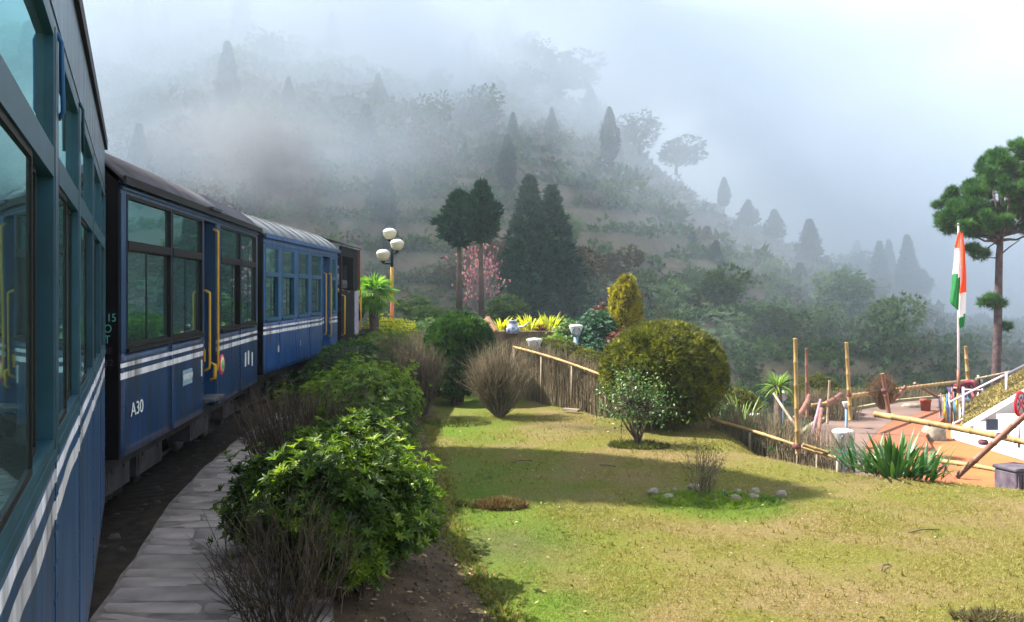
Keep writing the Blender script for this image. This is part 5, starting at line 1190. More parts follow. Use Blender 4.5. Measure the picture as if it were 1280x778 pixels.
for px, py, Y, n, lab in ((1118,592,10.7,95,'big dark green sword-leaved clump at the brink in front of the orange paving'),(1083,584,11.1,38,'left smaller part of the dark sword-leaved clump, with grey lower leaves'),(1150,592,10.5,22,'right end of the dark sword-leaved clump with reddish outward leaves')):
    q = P(px, py, Y); tuft('agave_clump', q.x, Y, q.z-.04, int(n*1.25), .60 if n > 50 else .44, .034, G_sword, lab, tilt=(3,58), width=.30, curve=.22)
q = P(1163,590,10.6); tuft('agave_clump', q.x, 10.6, q.z, 7, .42, .02, G_red, 'few reddish pointed leaves beside the big dark clump', tilt=(40,75), width=.05)

# garden bins: flared white heads on posts with an iron ring
M_binw = mat('bin_white', (.55,.54,.52), .5, var=.15, scale=8); M_binb = mat('bin_blue_grey', (.17,.27,.38), .6, var=.3)
def bin_(px, py, Y, zf, s, label):
    q = P(px, py, Y); r = empty('garden_bin', (q.x, Y, zf), .0, label, 'litter bin', 'white-headed garden bins'); h = q.z-zf
    MB().lathe([(0,h-.10*s),(.07*s,h-.10*s),(.10*s,h-.04*s),(.15*s,h+.09*s),(.155*s,h+.115*s),(.12*s,h+.135*s),(0,h+.15*s)], (0,0,0), 18).build('head', M_binw, r)
    MB().tube([(0,0,0),(0,0,h-.10*s)], .05*s, 12).build('post', M_binb, r)
    MB().tube([(.085*s*math.cos(a), -.13*s, h-.0*s+.085*s*math.sin(a)) for a in [2*math.pi*i/20 for i in range(21)]], .012*s, 6).build('ring', M_binb, r)
    return r
bin_(668, 432, 18.6, -.4, 1.1, 'white flared bin head just above the brushwood fence rail'); bin_(720, 414, 20.0, -.4, 1.05, 'white-headed bin on a blue-grey post behind the small dome bush')
bin_(977, 496, 17.0, -2.5, .8, 'small white-headed bin in front of the yucca and the bent bamboo'); bin_(1054, 549, 13.6, -1.4, 1.1, 'nearest white bin with an iron ring, left of the dark sword-leaved clump')
bin_(944, 524, 15.0, -2.0, .7, 'pinkish white bin head half sunk in the low brushwood fence'); bin_(1022, 560, 13.8, -1.3, .5, 'tiny white bin top at the foot of the tallest pole') if False else None
bin_(1020+38, 507, 19.2, -1.6, .6, 'small grey-white bin by the second tall bamboo pole')
# prohibition sign
sg = empty('no_entry_sign', P(1279,560,11.2), R(38), 'round white prohibition sign with a red rim and red cross on a thin post', 'sign'); s0 = sg.location.copy(); hz_ = P(0,505,11.2).z-s0.z
sg.location.x = P(1270,0,11.2).x+.05
MB().lathe([(0,-.012),(.155,-.012),(.155,.004),(0,.004)], (0,0,hz_), 30, 'y').build('plate', M_wht, sg)
M_red = mat('sign_red', (.60,.015,.04), .5)
MB().lathe([(.128,-.016),(.165,-.016),(.165,.008),(.128,.008)], (0,0,hz_), 30, 'y').build('rim', M_red, sg)
for s in (-1, 1): MB().bar((-.095*s, -.017-.001*s, hz_-.095), (.095*s, -.017-.001*s, hz_+.095), .008, .02).build('cross_bar', M_red, sg)
MI = mat('sign_ink', (.05,.05,.12), .6)
for x, z in ((0,.075),(-.075,-.0),(.075,0)): 
    MB().box(x-.026,x+.026,-.0155,-.012,hz_+z-.016,hz_+z+.016).box(x-.010,x+.012,-.0155,-.012,hz_+z+.016,hz_+z+.024).build('pictogram', MI, sg)
MB().tube([(0,.01,0),(0,.01,hz_-.15)], .018, 8).build('post', M_rail_w, sg)
# carved dark stone block
bl = empty('stone_pillar', gp(1270, 604, 10.1, -.04), .35, 'dark violet-grey carved stone block at the right edge of the lawn', 'stone block')
MB().box(-.17,.17,-.15,.15,0,.34).build('block', mat('violet_stone', (.06,.045,.07), .8, col2=(.14,.11,.145), scale=12, bump=.8, bscale=25), bl, .02)
MB().box(-.185,.185,-.165,.165,.341,.385).build('cap', mat('violet_stone_cap', (.05,.04,.06), .8, col2=(.10,.085,.11), scale=12, bump=.8, bscale=25), bl, .015)
for i in range(5): MB().box(-.15+.065*i,-.115+.065*i,-.162,-.149,.04,.31).build('rib', bl.children[0].data.materials[0], bl)
# objects on the raised bed: blue-white stool, white figure-like stone, curved white pipe
o = MB().lathe([(0,0),(.16,0),(.17,.12),(.13,.2),(.10,.30),(.13,.32),(0,.33)], (0,0,0), 16).build('blue_urn', mat('blue_white_glaze', (.08,.11,.32), .4, col2=(.55,.58,.65), scale=12)); o.location = (P(641,0,22.4).x, 22.4, P(0,411,22.4).z-.12); tag(o, 'blue and white glazed urn between the lime tufts', 'urn')
MB().tube([P(648,409,22.2),P(655,408,22.1),P(661,403,22)], .022, 8).build('white_pipe', M_wht); tag(bpy.data.objects['white_pipe'], 'short curved white pipe right of the blue urn', 'pipe')
MB().bar(P(607,399,22.5), P(618,416,22.3), .10, .22).build('terracotta_slab', mat('terracotta_pale', (.55,.30,.18), .8, var=.3)); tag(bpy.data.objects['terracotta_slab'], 'pale terracotta slab leaning right behind the clipped ball', 'slab')

# ---- lamp post with three bowl lamps
def lamp():
    Y = 25.0; X = P(490,0,Y).x; z0 = gz(X, Y); r = empty('street_lamp', (X, Y, z0), 0, 'tall lamp post with three cream bowl lamps on a yellow and red pole', 'lamp post')
    zz = lambda py: P(0, py, Y).z-z0
    MB().tube([(0,0,0),(0,0,zz(372))], .055, 12).build('lower_pole', mat('red_pole_paint', (.55,.13,.04), .5, var=.3), r)
    MB().tube([(0,0,zz(372)),(0,0,zz(334))], .048, 12).build('middle_pole', M_yel, r)
    MB().tube([(0,0,zz(334)),(0,0,zz(306))], .040, 12).build('upper_pole', M_black, r)
    M_bowl = mat('frosted_bowl', (.58,.54,.38), .35, var=.15, scale=5)
    for px, py, dy in ((487,293,.05),(497,307,-.1),(480,320,-.15)):
        x = P(px,0,Y).x-X; zb = zz(py); s = 1.0
        if px != 487:
            MB().tube([(0,0,zz(py+10)),(x*.8,dy,zz(py+10)),(x,dy,zz(py+10)),(x,dy,zb-.10)], .022, 8).build('arm', M_black, r)
        hd = MB().lathe([(.05,-.15),(.12,-.12),(.17,-.05),(.195,.05)], (x,dy,zb), 20).build('lamp_bowl', M_bowl, r)
        MB().lathe([(.20,.05),(.205,.065),(.165,.13),(.09,.17),(0,.18)], (x,dy,zb), 20).build('lamp_lid', mat('lamp_lid_white', (.52,.50,.44), .5), hd)
        MB().lathe([(.0,-.20),(.05,-.2),(.07,-.15),(0,-.14)], (x,dy,zb), 12).build('lamp_base', M_black, hd)
lamp()
# ---- fan palm by the engine
def palm():
    Y = 22.5; q = P(467, 372, Y); z0 = gz(q.x, Y); r = empty('fan_palm', (q.x, Y, z0), 0, 'small bright green fan palm left of the lamp post', 'palm tree'); h = q.z-z0
    MB().tube([(0,0,-.05),(.02,0,h*.5),(0,0,h)], [.15,.12,.13], 12).build('trunk', M_bark, r)
    me = []
    for k in range(3):
        mb = MB(); mb.tube([(0,0,0),(0,.16,.05),(0,.30,.02)], .008, 5); n = 15
        for i in range(n):
            a = R(-105+210*i/(n-1)); L = .34*(1-.25*abs(i-(n-1)/2)/(n/2))*random.uniform(.9,1.1); d = (math.sin(a), math.cos(a)); w_ = .022; pr = (d[1], -d[0]); b0 = len(mb.v); y0 = .28
            mb.add([(0,y0,.02),(d[0]*L*.5+pr[0]*w_, y0+d[1]*L*.5+pr[1]*w_, .03),(d[0]*L*.5-pr[0]*w_, y0+d[1]*L*.5-pr[1]*w_, .03),(d[0]*L, y0+d[1]*L, -.10-.05*random.random()),(d[0]*L*.5,y0+d[1]*L*.5,.0)], [(0,1,4),(0,4,2),(1,3,4),(4,3,2)], False)
        m_ = mb.mesh('frond'); at = m_.attributes.new('rnd','FLOAT','FACE'); at.data.foreach_set('value', np.full(len(m_.polygons), .3+.25*k, dtype=np.float32)); m_.materials.append(leafmat('palm_leaf', [(.04,.12,.02),(.12,.28,.04),(.28,.42,.08)], trans=.4, clump=3)); me.append(m_)
    for i in range(34):
        o = bpy.data.objects.new('frond', me[i%3]); C.objects.link(o); o.parent = r; o.location = (0,0,h+.02)
        t = R(-78+i*3.9+random.uniform(-6,6)); a = i*2.4; o.rotation_euler = (Matrix.Rotation(a, 4, 'Z') @ Matrix.Rotation(-t+R(0), 4, 'X')).to_euler(); s = random.uniform(.85,1.15); o.scale = (s,s,s)
palm()
# ---------------------------------------------------------------- trees of the valley and the hillside
def on_hill(px, py, y0=40, y1=168):
    for Y in np.arange(y0, y1, .5):
        X = (px-640)/F*Y; z = float(hill(np.array([X]), np.array([Y]))[0])
        if CH-(py-363)/F*Y <= z: return X, Y, z
    return None
L_con = leafmat('cypress_foliage', [(.006,.024,.016),(.014,.050,.030),(.03,.085,.04),(.06,.125,.045)], rough=.8, trans=.1, clump=.5, spec=.2)
L_br = leafmat('broadleaf_foliage', [(.02,.05,.015),(.05,.10,.025),(.09,.15,.04),(.15,.2,.07)], rough=.7, trans=.25, clump=.5, spec=.2)
L_pale = leafmat('pale_sage_foliage', [(.08,.14,.07),(.18,.26,.13),(.30,.38,.22)], rough=.7, trans=.25, clump=.5, spec=.2)
L_brn = leafmat('dry_scrub_foliage', [(.06,.045,.025),(.12,.09,.05),(.17,.14,.07)], rough=.8, trans=.1, clump=.5, spec=.1)
def conifer_mesh(n, wid, bare, lump, taper=.75, seed=0):
    """unit-high cypress crown: lumpy spindle of drooping sprays"""
    rs = np.random.default_rng(seed)
    t = rs.random(n)**.85; a = rs.uniform(0, 6.283, n)
    prof = wid*np.sin(np.pi*np.clip(t,0,1)**taper*.97+.06)**.8*(1-.35*t)
    lum = 1+lump*(vn(a*2.2/6.283*3+seed, t*9)+vn(a*5/6.283*3+seed*2, t*22)-1)*1.7
    rr = prof*lum*(1-np.abs(rs.normal(0,.16,n)))
    z = bare+(1-bare)*t; p = np.stack([np.cos(a)*rr, np.sin(a)*rr, z], 1)
    up = np.stack([np.cos(a), np.sin(a), np.full(n,.55)], 1)+rs.normal(0,.4,(n,3))
    s = scatter(*sprig(6,.34,55), p, rot_basis(n, up=up), rs.uniform(.5,1.3,n)*.055*(1.25-t*.6))
    # inner body so that the sky shows only at the rim
    m, k = 12, 12; tt = np.linspace(.03,.95,m); V = []; 
    for q in tt:
        rad = wid*np.sin(np.pi*q**taper*.97+.06)**.8*(1-.35*q)*.60
        for j in range(k): aa = j/k*6.283; V.append((math.cos(aa)*rad, math.sin(aa)*rad, bare+(1-bare)*q))
    Fq = np.array([(i*k+j, i*k+(j+1)%k, (i+1)*k+(j+1)%k, (i+1)*k+j) for i in range(m-1) for j in range(k)])
    Ft = np.concatenate([Fq[:,[0,1,2]], Fq[:,[0,2,3]]])
    return merge([s, (np.array(V), Ft, np.zeros(len(Ft)))])
def broad_mesh(n, seed, blobs=9, lw=.30):
    rs = np.random.default_rng(seed); c = rs.normal(0,.20,(blobs,3))*np.array([.85,.85,.85])+np.array([0,0,.62]); r = rs.uniform(.16,lw,blobs)
    k = rs.integers(0, blobs, n); d = rs.normal(size=(n,3)); d /= np.linalg.norm(d,axis=1,keepdims=True); p = c[k]+d*(r[k]*rs.uniform(.75,1.05,n))[:,None]; p[:,2] = np.maximum(p[:,2], .10)
    return scatter(*sprig(6,.5,65), p, rot_basis(n, up=d+rs.normal(0,.4,(n,3))+np.array([0,0,.3])), rs.uniform(.6,1.4,n)*.075)
def mesh_of(name, vfr, m): me = np_mesh(name, *vfr); me.materials.append(m); return me
CON = [mesh_of('crown', conifer_mesh(1500, .155, .10, .30, .75, 1), L_con), mesh_of('crown', conifer_mesh(1500, .20, .04, .35, .62, 2), L_con), mesh_of('crown', conifer_mesh(1300, .13, .22, .30, .8, 3), L_con), mesh_of('crown', conifer_mesh(1700, .24, .02, .40, .55, 4), L_con), mesh_of('crown', conifer_mesh(1100, .17, .60, .40, .9, 5), L_con)]
BRO = [mesh_of('crown', broad_mesh(900, 11), L_br), mesh_of('crown', broad_mesh(900, 12), L_pale), mesh_of('crown', broad_mesh(900, 13, 12), L_br), mesh_of('crown', broad_mesh(700, 14), L_brn)]
TRK = MB().tube([(0,0,-.06),(.004,0,.4),(0,0,.9)], [.018,.012,.004], 7).mesh('trunk'); TRK.materials.append(M_bark)
TRB = MB().tube([(0,0,-.10),(.01,.01,.3),(0,0,.5)], [.03,.022,.012], 7).tube([(.01,.01,.3),(.12,.05,.55)], [.015,.006], 5).tube([(.01,.01,.32),(-.13,-.03,.6)], [.015,.006], 5).mesh('trunk'); TRB.materials.append(M_bark)
def tree(kind, X, Y, z, h, w, label, name, group=None, bro=None):
    r = empty(name, (X, Y, z), random.uniform(0,6.28), label, 'tree', group); me = BRO[bro] if bro is not None else CON[kind]
    for nm, m_ in (('crown', me), ('trunk', TRB if bro is not None else TRK)):
        o = bpy.data.objects.new(nm, m_); C.objects.link(o); o.parent = r
        if nm == 'crown': o['kind'] = 'stuff'
        elif kind == 4 and bro is None: o.scale = (1.9, 1.9, 1)
    r.scale = (w, w, h) if bro is None else (w, w, h); return r
# individually placed trees: pixel of the base, of the top, width in pixels, distance
def place(px, pb, pt, wpx, Y, kind, label, name='cypress_tree', bro=None, group=None):
    X = (px-640)/F*Y; z = CH-(pb-363)/F*Y; h = (pb-pt)/F*Y; w0 = {0:.31,1:.40,2:.26,3:.48,4:.34}[kind] if bro is None else .85
    return tree(kind, X, Y, z, h, wpx/F*Y/w0, label, name, group, bro)
GR = 'trees standing on the misty slope'
spec = [
 (662,415,222,62,50,0,'pointed dark cypress, left twin of the big dark pair right of the magnolia'),
 (690,425,234,78,52,1,'broad dark cypress, right twin of the big dark pair above the lime tufts'),
 (648,425,300,62,48,1,'lower dark cypress skirt left of the broad twin pair'),
 (718,430,330,60,54,3,'low dark cypress at the right foot of the twin pair'),
 (602,412,228,46,40,4,'tall bare-trunked cypress with a pointed head behind the magnolia'),
 (574,408,240,50,41,4,'bare-trunked cypress with a rounder head left of the tallest one behind the magnolia'),
 (803,345,262,30,88,1,'lone dim cypress halfway up the slope right of the twin pair'),
 (783,400,316,56,75,3,'broad hazy cypress behind the golden column shrub'),
 (866,362,290,30,82,1,'dark cypress, leftmost of the cluster below the terraces'),
 (884,352,284,28,88,0,'slim cypress at the back of the cluster below the terraces'),
 (895,378,302,34,78,3,'front cypress of the cluster below the terraces'),
 (914,350,308,22,92,4,'small bare-stemmed cypress right of the cluster'),
 (953,392,328,26,80,0,'narrow dark cypress standing alone left of the tall ridge cypress'),
 (1012,355,275,38,95,1,'tall cypress on the falling ridge line, the highest of that stretch'),
 (1000,420,330,44,82,3,'broad dim cypress below the tall ridge one'),
 (1033,380,320,30,95,1,'dim cypress just right of the tall ridge one'),
 (1099,392,303,26,92,0,'leftmost of the four misty cypresses near the flag'),
 (1111,400,301,22,96,2,'second slimmer cypress of the four near the flag'),
 (1134,402,296,30,90,0,'tallest spire of the four misty cypresses near the flag'),
 (1153,410,338,22,92,4,'smallest right-hand cypress of the four near the flag'),
 (627,72,8,34,150,3,'dark block-shaped cypress on the top of the hill against the sky'),
 (738,150,110,20,140,0,'small pointed cypress on the skyline above the terraces'),
 (905,262,222,16,118,0,'thin cypress on the skyline above the falling ridge'),
 (935,282,250,26,112,3,'rounded cypress on the ridge left of the tall ridge one'),
 (968,300,262,26,108,1,'ridge cypress midway to the tall ridge one'),
]
for px, pb, pt, wp, Y, k, lab in spec: place(px, pb, pt, wp, Y, k, lab, group=GR)
bro = [
 (828,440,355,90,62,1,'sage-pale bushy tree right of the golden column shrub'),(858,470,385,110,58,1,'large pale green tree above the golden globe'),(838,390,330,60,76,0,'green bushy tree left of the cypress cluster'),
 (900,480,410,80,56,1,'pale green tree above the low brushwood fence'),(930,400,342,70,84,2,'bright green bushy tree below the terraces'),(736,410,330,60,58,1,'sage-pale bushy tree between the twin pair and the golden column'),
 (1062,470,400,90,66,2,'dim green tree behind the second tall bamboo pole'),(1100,455,385,80,74,1,'dim pale tree below the four cypresses'),(950,470,400,90,60,0,'dim dark tree behind the yucca'),
 (1010,480,430,80,58,2,'dim tree behind the tallest bamboo pole'),(1140,470,410,90,70,0,'dark dim tree behind the flag pole'),(1075,350,318,34,98,0,'rounded ridge tree right of the tall ridge cypress'),
 (845,215,175,60,120,0,'round-headed tree on the skyline above the terraces'),(800,190,150,60,126,2,'broad tree on the skyline left of the round-headed one'),(700,120,70,90,138,0,'hazy broad tree on the skyline near the hilltop'),(667,95,60,50,142,2,'hazy tree beside the hilltop cypress'),
 (520,400,372,50,40,0,'low green bush right of the lamp post'),(625,412,372,50,38,0,'green bush at the foot of the magnolia'),(545,408,385,60,38,2,'low bush below the bare-trunked cypresses'),(470,360,318,60,66,0,'hazy tree behind the palm'),(585,30,-22,80,146,0,'hazy tree at the top edge left of the hilltop cypress')]
for px, pb, pt, wp, Y, k, lab in bro: place(px, pb, pt, wp, Y, 0, lab, name='bushy_tree', bro=k, group=GR)
# trees across the whole slope
spots = []; wild = []
rr = random.Random(5)
while len(spots) < 150:
    px = rr.uniform(-150, 1150); Y = rr.uniform(56, 150); X = (px-640)/F*Y; z = float(hill(np.array([X]), np.array([Y]))[0])
    py = 363-(z-CH)/Y*F
    if not (-60 < py < 480): continue
    if 640 < px < 900 and 120 < py < 330 and rr.random() < .75: continue
    if px > 850 and py < 335: continue
    if any((X-a)**2+(Y-b)**2 < 16 for a, b in spots): continue
    spots.append((X, Y)); con = rr.random() < (.42 if not (px > 760 and Y < 85) else 0); h = rr.uniform(3.5, 7.5) if con else rr.uniform(2.5,4.5)
    tr_ = tree(rr.randrange(4), X, Y, z-.2, h, h*rr.uniform(.8,1.15), 'x', 'cypress_tree', GR) if con else tree(0, X, Y, z-.3, h, h*rr.uniform(.9,1.5), 'x', 'bushy_tree', GR, bro=rr.randrange(4))
    wild.append((tr_, px, py, h, con))
COLS = [(40,'behind the nearest carriage'),(230,'above the navy carriage'),(370,'above the bright blue carriage'),(450,'above the engine'),(530,'above the lamp post'),(640,'above the magnolia'),(730,'above the twin cypresses'),(820,'above the golden column shrub'),(900,'above the golden globe'),(990,'above the yucca'),(1080,'above the tall bamboo poles'),(2000,'above the terrace')]
ROWS = [(30,'topping the hill'),(90,'high up'),(150,'on upper slope'),(210,'at mid slope'),(270,'below mid slope'),(330,'on lower slope'),(999,'at slope foot')]
cells = {}
for it in wild:
    c = next(t for a, t in COLS if it[1] < a); q = next(t for a, t in ROWS if it[2] < a); cells.setdefault((it[4], q, c), []).append(it)
for (con, q, c), L in cells.items():
    L.sort(key=lambda i: i[1]); k = len(L)
    for i, it in enumerate(L):
        w0 = '' if k == 1 else (['left of two: ','right of two: '][i] if k == 2 else (['leftmost: ','second from left: ','third from left: ','fourth from left: ','fifth from left: ','sixth from left: ','seventh from left: ','eighth from left: ','ninth from left: '][min(i,8)]))
        it[0]['label'] = w0+('dim cypress ' if con else 'dim bushy tree ')+q+' '+c
# scrub that covers the slope and the valley side: nobody could count it
def scrub(n, seed, y0, y1, k, f):
    rs = np.random.default_rng(seed); Y = y0+(y1-y0)*rs.random(n); px = rs.uniform(-500, 1500, n); X = (px-640)/F*Y
    den = vfbm(X, Y, .05, 4, 12.)+.12; py = 363-(hill(X, Y)-CH)/Y*F; win = (px > 620) & (px < 930) & (py > 110) & (py < 335); keep = (rs.random(n) < np.clip(.6+den*1.7, .28, 1)*np.where(win, .42, 1)); X, Y = X[keep], Y[keep]; n = len(X)
    z = hill(X, Y); s = rs.uniform(.5, 1.5, n)*(.6+Y/130)
    d = rs.normal(size=(n,k,3)); d[:,:,2] = np.abs(d[:,:,2]); d /= np.linalg.norm(d,axis=2,keepdims=True)
    p = np.stack([X,Y,z],1)[:,None]+d*s[:,None,None]*np.array([.85,.85,.75])*rs.uniform(.5,1,(n,k,1)); p = p.reshape(-1,3)
    r = np.repeat(np.clip(rs.normal(.4,.25,n),0,1), k)
    return scatter(*sprig(3,.7,70), p, rot_basis(len(p), up=d.reshape(-1,3)+rs.normal(0,.5,(n*k,3))), np.repeat(s,k)*rs.uniform(.6,1.2,n*k)*f, r)
o = nobj('hillside_scrub', merge([scrub(3000, 3, 36, 72, 28, .32), scrub(8500, 6, 72, 155, 16, .45)]), L_br, None, kind='stuff'); tag(o, 'green scrub covering the misty slope', 'scrub')
o = nobj('dry_scrub', merge([scrub(1200, 4, 40, 75, 24, .28), scrub(2600, 9, 75, 155, 11, .46)]), L_brn, None, kind='stuff'); tag(o, 'brown dry scrub between the terraces', 'scrub')

# magnolia in pink bloom
def magnolia():
    Y = 43.0; q = P(600, 406, Y); r = empty('magnolia_tree', q, 0, 'leafless magnolia covered in pink blossoms in front of the bare-trunked cypresses', 'tree')
    mb = MB(); mb.tube([(0,0,-.5),(0,0,.6)], [.10,.08], 8); mb.build('trunk', mat('pale_bark', (.30,.27,.27), .9, var=.3), r)
    n = 90; a = rng.uniform(0,6.28,n); rr_ = np.sqrt(rng.random(n)); tip = np.stack([np.cos(a)*rr_*1.25, np.sin(a)*rr_*1.25, 4.4-1.9*rr_**2*rng.random(n)**.3-1.6*rng.random(n)],1)
    st, PP = stems(np.tile([[0,0,.5]],(n,1)), tip, .03, .008, -.1, 4, .1); 
    e0 = qpt(PP, rng.uniform(.3,.9,n)); e1 = e0+rng.normal(0,.35,(n,3))+np.array([0,0,.35]); nobj('branches', merge([st, sticks(e0, e1, .012, .005)]), leafmat('pale_twig', [(.2,.17,.17),(.35,.3,.3)], rough=.9, trans=0), r, kind='stuff')
    p = np.concatenate([tip, e1, qpt(PP, rng.uniform(.5,.95,n))])
    nobj('blossoms', scatter(*rosette(6,.5,25,.15,.1), p, rot_basis(len(p), up=rng.normal(0,.4,(len(p),3))+np.array([0,0,1])), rng.uniform(.13,.24,len(p))), leafmat('pink_petal', [(.50,.12,.28),(.72,.32,.48),(.80,.58,.66)], trans=.4), r, kind='stuff')
magnolia()

# the pine beside the flag
def pine():
    Y = 30.0; b = P(1246, 476, Y); r = empty('pine_tree', b, 0, 'tall pine with a flat dark-green crown and bare violet-brown trunk right of the flag', 'pine tree')
    at = lambda px, py, dy=0: P(px, py, Y)-b+Vector((0,dy,0))
    MB().tube([at(1245,500), at(1245,470), at(1247,420), at(1248,370), at(1249,320), at(1251,295), at(1256,270), at(1262,235)], [.17,.15,.135,.125,.11,.09,.07,.04], 12).build('trunk', M_barkp, r)
    mb = MB(); 
    rads = []
    ends = [(1196,282,.6),(1210,262,-.5),(1222,235,.3),(1238,215,-.6),(1252,200,.4),(1270,205,.8),(1290,225,-.4),(1304,250,.5),(1316,272,-.6),(1188,275,-.4),(1230,270,1.1),(1282,262,1.2),(1240,248,-1.1),(1268,240,-1.0),(1212,292,.0),(1296,290,.2),(1205,248,.9),(1255,222,.9),(1300,215,.5),(1275,188,0)]
    for px, py, dy in ends:
        e = at(px, py, dy*1.0); s = at(1250, 312-abs(px-1250)*.25, 0) if py > 240 else at(1254, 282, 0); mid = (s+e)/2+Vector((0,0,-.12)); mb.tube([s, s.lerp(mid,.6)+Vector((0,0,.02)), mid, e], [.06,.045,.035,.018], 7)
    mb.build('limbs', M_barkp, r)
    mb2 = MB(); 
    for (px, py), (qx, qy) in (((1248,372),(1232,375)),((1247,384),(1258,380)),((1247,415),(1258,410)),((1250,325),(1236,322)),((1249,320),(1275,300)),((1250,300),(1225,318))): mb2.tube([at(px,py), at((px+qx)/2,(py+qy)/2-1), at(qx,qy)], [.03,.022,.012], 6)
    mb2.build('side_branches', M_barkp, r)
    # clumps of needles
    cl = [(at(px, py-4, dy), random.uniform(.28,.42)) for px, py, dy in ends]
    rs = random.Random(8)
    for _ in range(120):
        px = rs.uniform(1186, 1322); top = 176+ (abs(px-1262)/72.)**1.6*70; bot = 292-(abs(px-1250)/85.)*8
        py = rs.uniform(top+6, max(top+10, bot)); cl.append((at(px, py, rs.uniform(-1.4,1.4)), rs.uniform(.13,.30)))
    for px, py, rr_ in ((1232,378,.20),(1246,380,.26),(1258,409,.15),(1225,318,.28),(1216,312,.22),(1181,272,.3),(1240,374,.2)): cl.append((at(px,py), rr_))
    P_ = []; U = []
    for c, rd in cl:
        n = int(700*rd/.5); d = rng.normal(size=(n,3)); d /= np.linalg.norm(d,axis=1,keepdims=True); P_.append(np.array(c)[None]+d*np.array([1.0,1.0,.62])*rd*(rng.random((n,1))**.4)); U.append(d+np.array([0,0,.7])+rng.normal(0,.3,(n,3)))
    P_ = np.concatenate(P_); U = np.concatenate(U)
    nobj('needles', scatter(*sprig(5,.09,58), P_, rot_basis(len(P_), up=U), rng.uniform(.12,.26,len(P_))), leafmat('pine_needles', [(.006,.028,.010),(.018,.075,.018),(.05,.15,.025),(.11,.23,.04)], rough=.6, trans=.2, clump=2.6), r, kind='stuff')
pine()
# a tall cypress that stands behind the train, hidden by the nearest carriage, and throws the long shade on the lawn
X, Y = -8.1, 12.85
tr = clipped('cypress_tree', X, Y, 1.25, 1.45, 13, 9.0, 4.0, 7000, .38, L_con, 'dense cypress on the far side of the track whose shade falls across the lawn', lump=.05, zmin=-.97, z=-.1, trunk=False, cat='tree', k=.93)
MB().tube([(0,0,-.1),(.05,0,3),(0,0,8)], [.24,.2,.12], 10).build('trunk', M_bark, tr)
# faint buildings on the hill
def house(px, py, Y, w_, h, label):
    X, z = (px-640)/F*Y, CH-(py-363)/F*Y; r = empty('hill_house', (X, Y, z-2.0), .15, label, 'house')
    MB().box(-w_/2, w_/2, 0, 4, 0, 2+h).build('wall', mat('whitewash', (.6,.58,.55), .8, var=.2), r)
    MB().add([(-w_/2-.4,-.4,2+h),(w_/2+.4,-.4,2+h),(w_/2+.4,4.4,2+h),(-w_/2-.4,4.4,2+h),(-w_/2-.2,2,3.2+h),(w_/2+.2,2,3.2+h)], [(0,1,5,4),(2,3,4,5),(0,4,3),(1,2,5),(3,2,1,0)]).build('roof', mat('tin_roof', (.35,.30,.28), .6, var=.3), r)
    for i in (-1, 1): MB().box(i*w_/4-.5, i*w_/4+.5, -.06, .02, 3.0-.6+h*.3, 3.0+.5+h*.2).build('window', M_dark, r)
house(575, 108, 128, 5, 1.8, 'faint whitewashed house near the top of the misty hill'); house(318, 170, 105, 6.5, 1.4, 'long low house barely seen through the mist above the carriages')
# ---------------------------------------------------------------- people
def skinned(name, edges_pts, radii, m, parent, levels=2, root=0):
    """edges_pts: (points, edges); one continuous skinned surface"""
    pts, eds = edges_pts; me = bpy.data.meshes.new(name); bm = bmesh.new(); sl = bm.verts.layers.skin.verify(); vs = []
    for i, (q, r) in enumerate(zip(pts, radii)):
        v = bm.verts.new(q); v[sl].radius = (r, r) if not isinstance(r, tuple) else r; v[sl].use_root = (i == root); vs.append(v)
    for a, b in eds: bm.edges.new((vs[a], vs[b]))
    bm.to_mesh(me); bm.free()
    o = link(name, me, m, parent); s = o.modifiers.new('skin', 'SKIN'); s.use_smooth_shade = True; s.branch_smoothing = .3
    b = o.modifiers.new('sub', 'SUBSURF'); b.levels = levels; b.render_levels = levels; return o
SKIN = mat('skin_brown', (.34,.19,.12), .55, var=.1); HAIR = mat('black_hair', (.012,.010,.010), .5, var=.3)
